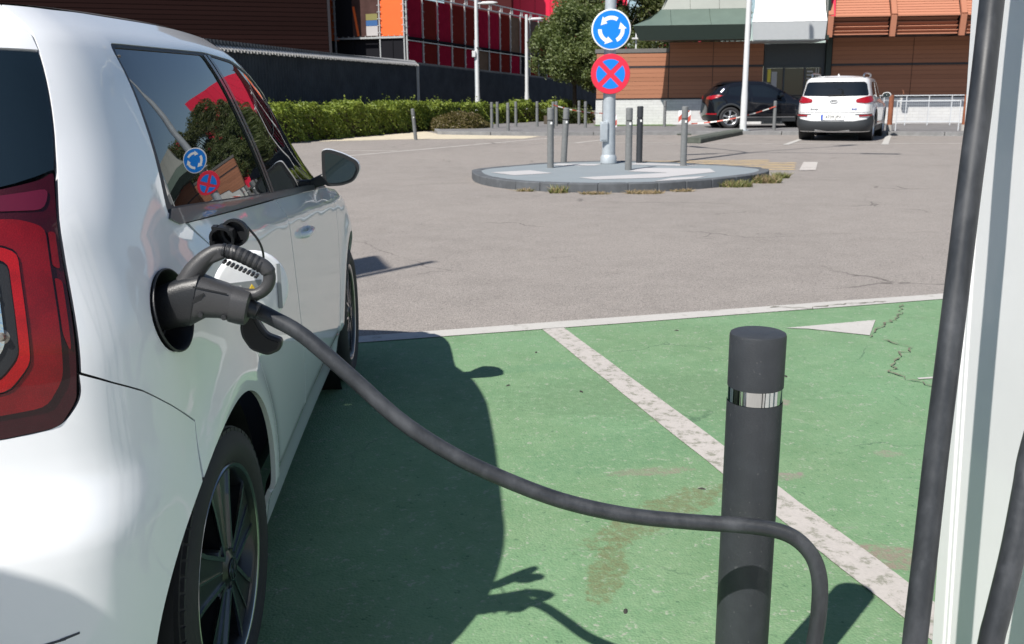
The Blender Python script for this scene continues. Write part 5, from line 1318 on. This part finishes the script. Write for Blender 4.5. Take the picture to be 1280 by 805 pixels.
m_ = MB(); m_.add([(.2, OV+.05, 3.39), (1.2, OV+.95, 3.97), (1.65, OV+1.45, 5.28), (1.75, .3, 5.28), (1.7, .2, 3.97), (1.62, .1, 3.39)], [(0, 1, 4, 5), (1, 2, 3, 4)]); m_.build('roof_end', 'roof_green', shop)
# white canopy over the door
strip3('canopy_front', 'canopy_shaded', [(OV+.02, 2.90, .06, -.02), (OV-.06, 3.46, 0, 0)], 4.10, 6.50)
strip3('canopy_slope', 'canopy_white', [(OV-.07, 3.465, 0, 0), (OV+.35, 3.95, .12, 0), (OV+.9, 5.2, .2, 0)], 4.10, 6.50)
fb('canopy_soffit', 4.15, 6.49, OV+.10, .0, 2.86, 2.895, 'canopy_shaded')
m_ = MB(); m_.box((4.75, OV+.52, 4.16), (.22, .02, .05), mat=Matrix.Rotation(R(-22), 3, 'X')); m_.build('vent', 'rail_grey', shop)
fb('green_pier', 6.515, 6.60, OV-.02, .1, 2.88, 5.2, 'fascia_green')
fb('green_pier', 6.92, 7.095, -.10, .2, .1, 3.1, 'fascia_green')
# entrance
ent = fb('entrance_panel', 4.83, 6.91, .05, .2, 2.10, 2.86, 'dark_frame')
for x0, x1 in ((4.83, 4.93), (5.50, 5.56), (6.22, 6.28), (6.80, 6.91)): fb('door_frame', x0, x1, .04, .16, .1, 2.098, 'dark_frame')
fb('lintel', 4.935, 6.795, .03, .15, 2.02, 2.097, 'dark_frame')
for x0, x1 in ((4.935, 5.495), (5.565, 6.215), (6.285, 6.795)): fb('door_glass', x0, x1, .08, .10, .1, 2.015, 'building_glass')
fb('poster', 4.97, 5.08, .066, .072, 1.55, 1.98, 'poster_yellow'); fb('poster', 5.11, 5.30, .066, .072, 1.25, 1.9, 'poster_white')
for k in range(7): fb('blind_slat', 6.32, 6.52, .066, .072, 1.15+.12*k, 1.2+.12*k, 'poster_white')
for xx in (6.62, 6.70): fb('blind_cord', xx, xx+.035, .066, .072, 1.1, 2.0, 'poster_white')
# terracotta louvres: bright sloping blades above, dark vertical blades below, posts between
lv = []
for b0, b1 in ((6.66, 8.50), (8.74, 10.68), (10.92, 12.86), (13.1, 15.04), (15.28, 17.2), (17.4, 19.4)):
    for k in range(10):
        f = k/9; z = 3.66+.085*k; y = OV+.02+.055*k
        m_ = MB(); m_.box(((b0+b1)/2, y, z), (b1-b0, .12, .028), mat=Matrix.Rotation(R(48), 3, 'X')); m_.build('louvre_slat', 'louvre_red', shop)
    for k in range(4):
        m_ = MB(); m_.box(((b0+b1)/2, OV+.14+.02*k, 3.10+.135*k), (b1-b0, .16, .022), mat=Matrix.Rotation(R(-32), 3, 'X')); m_.build('louvre_slat', 'louvre_red', shop)
    m_ = MB(); m_.box(((b0+b1)/2, OV-.02, 3.60), (b1-b0, .05, .05)); m_.build('louvre_rail', 'louvre_red', shop)
    m_ = MB(); m_.box(((b0+b1)/2, OV+.12, 3.035), (b1-b0, .06, .04)); m_.build('louvre_rail', 'louvre_red', shop)
    m_ = MB(); m_.add([(b0-.2, OV+.5, 3.03), (b1+.25, OV+.5, 3.03), (b1+.25, OV+1.0, 4.7), (b0-.2, OV+1.0, 4.7)], [(0, 1, 2, 3)]); m_.build('back_panel', 'strip_dark', shop)
    m_ = MB(); m_.box(((b0+b1)/2+.05, OV*.5+.3, 3.02), (b1-b0+.4, 1.3, .02)); m_.build('soffit', 'strip_dark', shop)
for x in (6.62, 8.62, 10.80, 12.98, 15.16, 17.3):
    m_ = MB(); m_.bar((x, OV+.05, 2.95), (x, OV-.04, 3.62), .17, .12, (0, 1, 0)); m_.bar((x, OV-.04, 3.62), (x, OV+.52, 4.6), .17, .12, (0, 1, 0)); m_.build('louvre_post', 'louvre_red', shop, bevel=.008)
m_ = MB(); m_.prism([(6.61, 3.60), (6.74, 3.60), (6.80, 4.6), (6.61, 4.6)], lambda x, z: (x, OV-.09+(z-3.6)*.5, z), lambda x, z: (x, OV-.06+(z-3.6)*.5, z)); m_.build('end_board', 'box_red', shop)

# white mesh barriers between wooden posts and the thin rail by the wall
def wpost(label, x, y):
    t = thing('wooden_post', label, 'post', (x, y, .10), 0, 'wooden posts of the mesh barrier')
    lathe_thing('footing', [(.085, -.02), (.085, .17), (.0, .17)], 'concrete', t, 14); lathe_thing('post', [(.072, .17), (.068, 1.0), (.0, 1.01)], 'post_wood', t, 14)
wpost('brown wooden post beside the white car, left end of the mesh barrier', 10.95, 27.9)
wpost('brown wooden post at the right end of the mesh barrier by the station', 12.95, 27.55)
def mesh_panel(label, a, b, z0, z1):
    t = thing('mesh_barrier', label, 'barrier', (a[0], a[1], .10)); A = Vector((0, 0, 0)); B = Vector((b[0]-a[0], b[1]-a[1], 0)); m_ = MB()
    for p, q in (((0, z0), (1, z0)), ((0, z1), (1, z1)), ((0, z0-.25), (0, z1)), ((1, z0-.25), (1, z1))):
        p_, q_ = A.lerp(B, p[0])+Vector((0, 0, p[1])), A.lerp(B, q[0])+Vector((0, 0, q[1])); m_.tube([p_, q_], .017, 6)
    m_.build('frame', 'mesh_white', t); m_ = MB(); n = int(B.length/.055)
    for k in range(1, n): p = A.lerp(B, k/n); m_.bar((p.x, p.y, z0), (p.x, p.y, z1), .004, .004)
    for k in range(1, 7): z = z0+(z1-z0)*k/7; m_.bar((0, 0, z), (B.x, B.y, z), .004, .004)
    o = m_.build('wire_mesh', 'mesh_white', t); o['kind'] = 'stuff'
mesh_panel('white framed wire mesh barrier between the two wooden posts', (11.12, 27.87), (12.80, 27.58), .25, .83)
mesh_panel('white framed wire mesh barrier right of the right wooden post', (13.10, 27.52), (14.9, 27.2), .25, .83)
t = thing('wall_rail', 'thin pale railing running along the base of the brown shop wall', 'railing', (11.5, 32.2, .10), -.1); m_ = MB()
m_.bar((-1.5, 0, .96), (5, 0, .96), .03, .03); m_.build('rail', 'mesh_white', t)
for k in range(8): 
    m_ = MB(); m_.bar((-1.3+.72*k, 0, 0), (-1.3+.72*k, 0, .95), .025, .025); m_.build('rail_post', 'mesh_white', t)

# ------------------------------------------------------------------ buildings behind the fence
G0, G1 = Vector((-5.28, 50, 0)), Vector((5.87, 79.5, 0)); gd = (G1-G0).normalized(); gl = (G1-G0).length; NP = 17
gb = thing('glass_building', 'building faced with dark red and smoked glass panels on a grey frame', 'building', (G0.x, G0.y, 0), math.atan2(gd.y, gd.x))
# local x runs along the long face away from the camera; local +y is the building's inside (left)
def gbx(name, x0, x1, y0, y1, z0, z1, mat, par=None): m_ = MB(); m_.box(((x0+x1)/2, (y0+y1)/2, (z0+z1)/2), (x1-x0, y1-y0, z1-z0)); return m_.build(name, mat, par or gb)
gbx('core', .4, gl, .4, 4.2, .5, 6.0, 'panel_dark')
zt0, zm0 = 6.15, 4.02
def zm(x): return 4.02-.30*x/18
cols = ['panel_crimson', 'panel_maroon', 'panel_crimson', 'panel_maroon', 'panel_maroon', 'panel_crimson', 'panel_crimson', 'panel_maroon', 'panel_olive', 'panel_maroon', 'panel_smoke', 'panel_maroon', 'panel_olive', 'panel_maroon']
low = ['panel_crimson', 'panel_maroon', 'panel_crimson', 'panel_maroon', 'panel_crimson', 'panel_olive', 'panel_maroon', 'panel_maroon', 'panel_crimson', 'panel_dark', 'panel_maroon', 'panel_dark', 'panel_maroon', 'panel_dark']
pw = gl/NP; cols += ['panel_maroon', 'panel_crimson', 'panel_maroon']; low += ['panel_maroon']*3
for k in range(NP):
    x0, x1 = k*pw+.05, (k+1)*pw-.05
    for (za, zb, mat) in ((zm(x0)+.06, zt0-.12, cols[k]), (.9, zm(x0)-.10, low[k])):
        m_ = MB(); m_.box(((x0+x1)/2, -.04, (za+zb)/2), (x1-x0, .05, zb-za)); m_.build('glass_panel', mat, gb)
    m_ = MB(); m_.box((k*pw, -.10, 3.6), (.055, .07, 5.3)); m_.build('mullion', 'rail_grey', gb)
    m_ = MB()
    for z in np.arange(1.6, 6.1, .42): m_.box((k*pw, -.145, z), (.20, .02, .025))
    o = m_.build('glass_clamps', 'rail_grey', gb); o['kind'] = 'stuff'
m_ = MB(); m_.bar((0, -.16, zm(0)), (gl, -.16, zm(gl)), .06, .10); m_.build('mid_rail', 'panel_dark', gb)
m_ = MB(); m_.bar((0, -.16, zm(0)-.13), (gl, -.16, zm(gl)-.13), .05, .04); m_.build('mid_rail', 'rail_grey', gb)
for z in (6.12, 6.5): m_ = MB(); m_.bar((-.2, -.16, z), (gl, -.16, z), .06, .06); m_.build('parapet_rail', 'rail_grey', gb)
for k in range(NP+1): m_ = MB(); m_.bar((k*pw, -.16, 6.15), (k*pw, -.16, 6.47), .05, .05); m_.bar((k*pw+.28, -.16, 6.15), (k*pw+.28, -.16, 6.47), .04, .04); m_.build('parapet_post', 'rail_grey', gb)
# short face on the left, seen head-on
for (y0, y1, za, zb, mat) in ((.05, 1.32, 4.12, 6.3, 'panel_orange'), (.05, .66, 1.0, 3.98, 'panel_dark'), (.69, 1.32, 1.0, 3.98, 'panel_dark'), (1.42, 2.95, 4.12, 6.3, 'panel_smoke'), (2.98, 3.95, 4.12, 6.3, 'panel_dark'), (4.0, 5.2, 3.9, 6.6, 'panel_orange')):
    m_ = MB(); m_.box((.30 if y0 > 3.9 else -.04, (y0+y1)/2, (za+zb)/2), (.05, y1-y0, zb-za)); m_.build('glass_panel', mat, gb)
for y in (0, 1.37, 3.97): m_ = MB(); m_.box((-.10, y, 3.9), (.07, .06, 5.8)); m_.build('mullion', 'rail_grey', gb)
for y in (2.96, .675): m_ = MB(); m_.box((-.085, y, 3.9 if y > 1 else 2.5), (.04, .03, 4.6 if y > 1 else 2.9)); m_.build('mullion', 'panel_dark', gb)
m_ = MB(); m_.box((-.12, 2.0, 4.04), (.09, 4.0, .09)); m_.build('mid_rail', 'rail_grey', gb)
m_ = MB(); m_.box((-.12, 2.0, 6.42), (.09, 4.4, .10)); m_.build('parapet_rail', 'rail_grey', gb)
for y in (0, 1.37, 3.97):
    m_ = MB()
    for z in np.arange(4.3, 6.3, .33): m_.box((-.145, y, z), (.02, .22, .03))
    o = m_.build('glass_clamps', 'rail_grey', gb); o['kind'] = 'stuff'
m_ = MB()
for y in np.arange(.2, 4, .33): m_.box((-.145, y, 4.09), (.02, .03, .12)); m_.box((-.145, y, 6.36), (.02, .03, .12))
o = m_.build('glass_clamps', 'rail_grey', gb); o['kind'] = 'stuff'
pz = [((1.50, 4.25), (2.2, 4.25), (2.1, 4.75), (1.55, 4.65))]
for (y0, y1, z0, z1, mat) in ((1.50, 2.16, 4.15, 4.62, 'poster_white'), (1.50, 2.16, 4.63, 4.90, 'poster_blue'), (1.50, 2.16, 4.91, 5.22, 'poster_olive')): gbx('poster', -.075, -.070, y0, y1, z0, z1, mat)
m_ = MB(); m_.bar((-.08, 2.62, 4.15), (-.08, 2.86, 5.6), .02, .12, (0, 1, 0)); m_.build('poster', 'panel_orange', gb)
gbx('undercroft', .2, .3, 1.4, 5, .5, 3.95, 'panel_dark')
# dark clad hall at the far left
hb = thing('clad_hall', 'large dark brown hall clad in horizontal boards behind the fence, upper left', 'building', (-8.95, 49.1, 0), R(201))
m_ = MB(); m_.box((22, -3.2, 6.5), (44, 6, 13)); hbw = m_.build('wall', 'panel_dark', hb)
m_ = MB(); z = 2.6
while z < 13: m_.box((22, -.17, z+.10), (43.96, .05, .19)); z += .215
o = m_.build('cladding_boards', 'dark_cladding', hb); o['kind'] = 'stuff'
m_ = MB(); m_.box((22, -.12, 1.3), (43.9, .16, 2.5)); m_.build('plinth', 'box_maroon', hb)
m_ = MB(); m_.box((-.06, -.25, 6.5), (.12, .34, 13)); m_.build('corner_trim', 'strip_dark', hb)
# red and maroon boxes behind
rb = thing('red_building', 'plain bright red building rising behind the glass one', 'building', (.35, 96, 0), -.03)
m_ = MB(); m_.box((5.5, 4, 8), (11, 8, 16)); m_.build('walls', 'box_red', rb)
for k in range(7): m_ = MB(); m_.box((.7+1.45*k, -.01, 8), (.02, .02, 15.9)); m_.build('sheet_joint', 'box_maroon', rb)
mbx = thing('maroon_building', 'dark maroon building block left of the bright red one', 'building', (-6.0, 92, 0), -.05)
m_ = MB(); m_.box((3.1, 4, 8), (6.2, 8, 16)); m_.build('walls', 'box_maroon', mbx)
for k in range(4): m_ = MB(); m_.box((.6+1.4*k, -.01, 8), (.03, .02, 15.9)); m_.build('sheet_joint', 'strip_dark', mbx)

# ------------------------------------------------------------------ the two parked cars at the back
def far_car(root, paint, L0, L1, hw, H, wb, rt, beltp, wtp, rcp, inset_w, inset_rear_top, windows, wheels_style, trim, rearw, arch_trim=None):
    """root: Empty at the rear axle; L0/L1: rear and front ends from the rear axle"""
    O = [(-L0-.45, -L0, -.06), (-L0-.40, -L0, 0), (-L0-.15, -L0+.012, hw*.42), (-L0+.02, -L0+.05, hw*.70), (-L0+.14, -L0+.13, hw*.86), (-L0+.28, -L0+.28, hw*.95), (-L0+.45, -L0+.46, hw*.985), (0, 0, hw), (wb*.5, wb*.5, hw*.985), (wb, wb, hw*.99),
         (L1-.42, L1-.42, hw*.95), (L1-.22, L1-.25, hw*.84), (L1-.06, L1-.12, hw*.66), (L1+.16, L1-.03, hw*.36), (L1+.5, L1, 0), (L1+.55, L1, -.05)]
    bl = Curve(beltp); wt_ = Max2(Curve(wtp), bl, .02)
    lv = [Const(.20), Const(.34), Const(.42), Const(.62), Add(bl, -.12), Add(bl, -.05), bl, Lerp(bl, wt_, .5), wt_, Add(wt_, .05)]
    S = CarSurf(O, lv, [.07, .03, .006, .0, .0, .012, .04, .04+(inset_w-.04)*.47, inset_w, inset_w+.09], [.10, .02, .0, .02, .05, .06, .08, .08+(inset_rear_top-.08)*.5, inset_rear_top, inset_rear_top+.06],
                [.12, .03, .01, .0, .05, .08, .12, .14, .16, .24], rcp, [(0, rt, rt+.07), (wb, rt, rt+.07)], .02, -L0+inset_rear_top+.06)
    S.make_ring(L1+.3)
    f = S.PN; ar = rt+.055
    A0 = lambda c: arc(c, rt, ar, 170, 10, 18)
    q_end = L1+.05
    body = [(-L0-.4, .22), (-ar-.02, .24)]+A0(0)+[(ar+.02, .22), (wb-ar-.02, .22)]+A0(wb)+[(wb+ar+.02, .24), (L1+.5, .24)]
    qs = np.linspace(L1+.5, -L0-.4, 60); body += [(float(a), float(b)) for a, b in zip(qs, S.ringz(qs))]
    for sd_ in (False, True):
        patch('body', f, body, paint, root, holes=[w[::-1] for w in windows]+[rearw[::-1]], step=.07, edge=.02, mirror=sd_)
        for w in windows: patch('side_window', f, w, 'tinted_glass', root, step=.07, off=-.006, edge=0, mirror=sd_)
        patch('rear_window', f, rearw, 'tinted_glass', root, step=.06, off=-.006, edge=0, mirror=sd_)
        lowt = [(-L0-.4, .23), (-ar-.06, .25)]
        patch('lower_trim', f, [(ar+.03, .205), (wb-ar-.03, .205), (wb-ar-.03, .36), (ar+.03, .36)], trim, root, step=.1, off=.006, mirror=sd_)
        for c in (0, wb): patch('arch_trim', f, arc(c, rt, ar-.002, 172, 8, 18)+arc(c, rt, ar+.05, 8, 172, 18), trim, root, step=.08, off=.006, mirror=sd_)
        sx = -1 if sd_ else 1
        for c in (0, wb):
            h = MB(); h.lathe([(ar+.004, (hw-.03)*sx), (ar+.004, (hw-.34)*sx), (0, (hw-.34)*sx)], 28, 'X', (0, c, rt)); h.build('wheel_housing', 'dark_void', root)
            wheel(root, (sx*(hw-.125), c, rt), sx, rt, rt*.68, .215, wheels_style, 5)
    def rxy(a, b, n): q = np.linspace(a, b, n); p = S.P(q, S.ringz(q)); return [(float(x), float(y)) for x, y, z in p]
    rr = rxy(-L0-.2, -L0+.30, 10)[1:]
    patch('roof', S.roof, both(rr+rxy(-L0+.34, L1*.32, 26)), paint, root, step=.08, edge=0)
    patch('windscreen', S.roof, both(rxy(L1*.32+.01, L1*.66, 20)), 'tinted_glass', root, step=.08, edge=0)
    patch('bonnet', S.roof, both(rxy(L1*.66+.01, L1-.1, 20)), paint, root, step=.08, edge=0)
    m_ = MB(); m_.box((0, (L1-L0)/2, .30), (hw*1.5, L1+L0-.5, .12)); m_.build('floor_pan', 'dark_void', root)
    return S, f
def car_mirror(root, S, x, y, z, paint):
    for sx in (-1, 1):
        m_ = MB(); m_.lathe([(.0, -.07), (.07, -.065), (.10, -.02), (.085, .05), (.03, .10), (.0, .11)], 14, 'Y'); m_.v = [(sx*(x+.13)+p[0]*1.15, y+p[1]*.8, z+.04+p[2]*.75) for p in m_.v]; o = m_.build('door_mirror', paint, root)
        m_ = MB(); m_.lathe([(.0, -.062), (.082, -.061), (.084, -.055)], 14, 'Y'); m_.v = [(sx*(x+.13)+p[0]*1.15, y-.006+p[1]*.8, z+.04+p[2]*.75) for p in m_.v]; m_.build('mirror_glass', 'mirror_face', o)
        m_ = MB(); m_.bar((sx*(x-.02), y, z-.02), (sx*(x+.10), y, z+.01), .05, .05); m_.build('mirror_arm', 'black_plastic', o)
# white SUV
suv = thing('parked_suv', 'white sport utility car seen from behind with red tail lamps, parked before the shop', 'car', (8.50, 25.15, 0), R(-26))
bp = [(-1.2, 1.06), (0, 1.03), (1.3, 1.0), (2.6, .93), (3.4, .78), (3.8, .7)]; wp = [(-1.2, 1.50), (0, 1.53), (1.0, 1.52), (1.5, 1.42), (2.2, 1.08), (2.6, .96), (3.8, .72)]
rc_ = [(-1, 1.57), (-.6, 1.60), (0, 1.625), (.7, 1.63), (1.2, 1.57), (1.8, 1.32), (2.35, 1.05), (2.8, .98), (3.4, .86), (3.7, .7)]
win = [rounded([(-.38, 1.10), (-.25, 1.44), (.55, 1.47), (.62, 1.08)], .05), rounded([(.70, 1.08), (.63, 1.47), (1.05, 1.46), (1.45, 1.36), (1.95, 1.08), (1.95, 1.04)], .04)]
rw = rounded([(-1.36, 1.10), (-1.36, 1.47), (-.78, 1.46), (-.70, 1.40), (-.675, 1.16), (-.72, 1.12)], .03)
S2, f2 = far_car(suv, 'suv_white', .92, 3.50, .925, 1.63, 2.64, .345, bp, wp, rc_, .17, .24, win, 'silver', 'suv_bumper', rw)
for sd_ in (False, True):
    mk = dict(mirror=sd_)
    patch('tail_lamp', f2, rounded([(-.50, 1.10), (-.66, 1.115), (-.82, 1.09), (-.98, 1.03), (-.98, .955), (-.82, .935), (-.62, .97), (-.50, 1.03)], .03), 'suv_lens', suv, step=.05, off=.012, **mk)
    patch('rear_bumper', f2, [(-1.32, .26), (-.50, .26), (-.46, .34), (-.50, .62), (-.62, .66), (-.78, .55), (-1.0, .50), (-1.32, .50)], 'suv_bumper', suv, step=.06, off=.02, **mk)
    patch('bumper_reflector', f2, [(-.62, .665), (-.92, .650), (-.92, .615), (-.62, .630)], 'suv_lens', suv, step=.05, off=.026, **mk)
    patch('reflector_trim', f2, [(-.58, .685), (-.98, .67), (-.98, .655), (-.58, .668)], 'suv_bumper', suv, step=.05, off=.012, **mk)
    patch('tailgate_gap', f2, [(-.70, .72), (-.695, .95), (-.690, .95), (-.695, .72)], 'seal_rubber', suv, step=.05, off=.004, edge=0, **mk)
    sx = -1 if sd_ else 1
    m_ = MB(); m_.tube(smooth_path([(sx*.62, -.45, 1.585), (sx*.63, -.38, 1.65), (sx*.645, .2, 1.675), (sx*.64, .9, 1.655), (sx*.63, 1.05, 1.60)], 5), .022, 8); m_.build('roof_rail', 'steel', suv)
patch('tailgate_gap', f2, [(-1.32, .705), (-.70, .715), (-.70, .722), (-1.32, .712)], 'seal_rubber', suv, step=.08, off=.004, edge=0); patch('tailgate_gap', f2, [(-1.32, .705), (-.70, .715), (-.70, .722), (-1.32, .712)], 'seal_rubber', suv, step=.08, off=.004, edge=0, mirror=True)
def rear_y(S, z): return float(S.P([-1.32], [z])[0][1])
yb = rear_y(S2, .60)
m_ = MB(); m_.box((-.0, yb-.018, .60), (.56, .02, .14)); pt_ = m_.build('number_plate', 'plate_white', suv, bevel=.004)
m_ = MB(); m_.box((-.255, yb-.030, .60), (.045, .004, .13)); m_.build('plate_strip', 'plate_blue', pt_)
def text(name, body, size, loc, rot, mat, parent, ext=.002):
    cu_ = bpy.data.curves.new(name, 'FONT'); cu_.body = body; cu_.size = size; cu_.align_x = 'CENTER'; cu_.align_y = 'CENTER'; cu_.extrude = ext
    o = bpy.data.objects.new(name, cu_); COL.objects.link(o); bpy.context.view_layer.update()
    dg = bpy.context.evaluated_depsgraph_get(); me = bpy.data.meshes.new_from_object(o.evaluated_get(dg)); bpy.data.objects.remove(o); bpy.data.curves.remove(cu_)
    me.materials.clear(); me.materials.append(MATS[mat]); o = link(name, me); o.parent = parent; o.location = loc; o.rotation_euler = rot; return o
text('plate_text', '4739 JPV', .105, (.02, yb-.031, .60), (R(90), 0, 0), 'plate_ink', pt_)
yl = rear_y(S2, .98)
m_ = MB(); ep = [(.085*cos(t), .048*sin(t)) for t in np.linspace(0, 2*pi, 25)]
for a, b in zip(ep[:-1], ep[1:]): m_.bar((a[0], yl-.012, .985+a[1]), (b[0], yl-.012, .985+b[1]), .012, .012, (0, 1, 0))
em = m_.build('emblem', 'steel', suv); text('emblem_text', 'KIA', .062, (0, yl-.008, .985), (R(90), 0, 0), 'seal_rubber', em, .004)
text('badge_text', 'EcoD', .055, (.50, rear_y(S2, .80)+.01, .80), (R(90), 0, R(6)), 'plate_blue', suv, .006)
text('badge_text', 'Sportage', .055, (-.46, rear_y(S2, .80)+.01, .80), (R(90), 0, R(-6)), 'steel', suv, .006)
m_ = MB(); m_.bar((-.15, rear_y(S2, 1.13)-.02, 1.13), (.26, rear_y(S2, 1.15)-.02, 1.14), .02, .02); m_.build('wiper', 'black_plastic', suv)
m_ = MB(); m_.prism([(-.03, 0), (.03, 0), (.0, .06)], lambda x, z: (x, -.30, 1.61+z), lambda x, z: (x, -.12, 1.61+z*.3)); m_.build('aerial', 'suv_white', suv)
m_ = MB(); m_.box((0, yb+.05, .30), (.85, .06, .10)); m_.build('skid_plate', 'alloy_silver', suv, bevel=.02)
car_mirror(suv, S2, .88, 1.75, 1.08, 'suv_white')
# black crossover
blk = thing('parked_crossover', 'glossy black five door car seen from the side behind the white lamp pole', 'car', (6.98, 31.6, .10), R(-90))
bp = [(-1.0, 1.02), (-.5, .99), (.6, .93), (1.6, .88), (2.4, .83), (3.0, .74), (3.4, .66)]; wp = [(-1.0, 1.20), (-.45, 1.28), (0, 1.34), (.6, 1.40), (1.05, 1.38), (1.5, 1.20), (1.95, .96), (2.2, .87), (3.4, .68)]
rc_ = [(-.8, 1.32), (-.4, 1.42), (0, 1.47), (.5, 1.49), (1.0, 1.46), (1.5, 1.24), (2.0, .98), (2.4, .93), (3.0, .83), (3.3, .7)]
win = [rounded([(-.46, 1.075), (-.30, 1.225), (-.14, 1.25), (-.20, 1.045)], .03), rounded([(-.12, 1.04), (-.06, 1.27), (.50, 1.35), (.62, .985)], .03), rounded([(.72, .98), (.60, 1.355), (1.0, 1.34), (1.35, 1.22), (1.68, .99), (1.68, .93)], .03)]
rw = rounded([(-1.12, 1.08), (-1.12, 1.22), (-.62, 1.22), (-.56, 1.09)], .02)
S3, f3 = far_car(blk, 'car_black', .72, 3.30, .885, 1.49, 2.50, .335, bp, wp, rc_, .15, .30, win, 'silver', 'suv_bumper', rw)
for sd_ in (False, True):
    mk = dict(mirror=sd_)
    patch('tail_lamp', f3, rounded([(-.30, 1.02), (-.48, 1.04), (-.70, 1.0), (-.90, .97), (-.90, .90), (-.62, .90), (-.42, .96)], .02), 'suv_lens', blk, step=.05, off=.012, **mk)
    patch('bumper_reflector', f3, [(-.42, .47), (-.80, .47), (-.80, .43), (-.44, .43)], 'suv_lens', blk, step=.05, off=.012, **mk)
    patch('door_gap', f3, [(.655, .42), (.665, .95), (.672, .95), (.662, .42)], 'dark_void', blk, step=.1, off=.003, edge=0, **mk)
    patch('door_gap', f3, [(1.72, .42), (1.75, .90), (1.757, .90), (1.727, .42)], 'dark_void', blk, step=.1, off=.003, edge=0, **mk)
    patch('sill_trim', f3, [(.5, .33), (2.05, .33), (2.05, .36), (.5, .36)], 'steel', blk, step=.1, off=.012, **mk)
    sx = -1 if sd_ else 1
    for hu in (.50, 1.55):
        p_ = S3.P([hu], [.87])[0]; m_ = MB(); m_.tube(smooth_path([(sx*(p_[0]-.01), hu-.1, .87), (sx*(p_[0]+.03), hu-.06, .87), (sx*(p_[0]+.03), hu+.06, .87), (sx*(p_[0]-.01), hu+.1, .87)], 4), .014, 8); m_.build('door_handle', 'car_black', blk)
car_mirror(blk, S3, .80, 1.58, .98, 'car_black')
# unseen cabinet added here: it throws the shade on the bumper corner
shade_box = thing('charging_station', 'added white cabinet that shades the bumper corner, outside the left edge', 'charging station', (-1.44, .45, 0), 0)
m_ = MB(); m_.box((0, 0, .81), (.52, .40, 1.52)); m_.build('cabinet', 'station_white', shade_box, bevel=.02)
m_ = MB(); m_.box((0, 0, .025), (.6, .46, .05)); m_.build('plinth', 'concrete', shade_box)
sg = thing('sign_post', 'tall sign post with a small panel, beyond the parked car and outside the left edge', 'sign post', (-3.71, 3.39, 0))
lathe_thing('pole', [(.035, 0), (.035, 6.0), (0, 6.0)], 'galvanised', sg, 12)
m_ = MB(); m_.box((-.17, .30, 5.25), (.05, .62, .62), rz=.3); m_.build('sign_panel', 'sign_white', sg, bevel=.01)
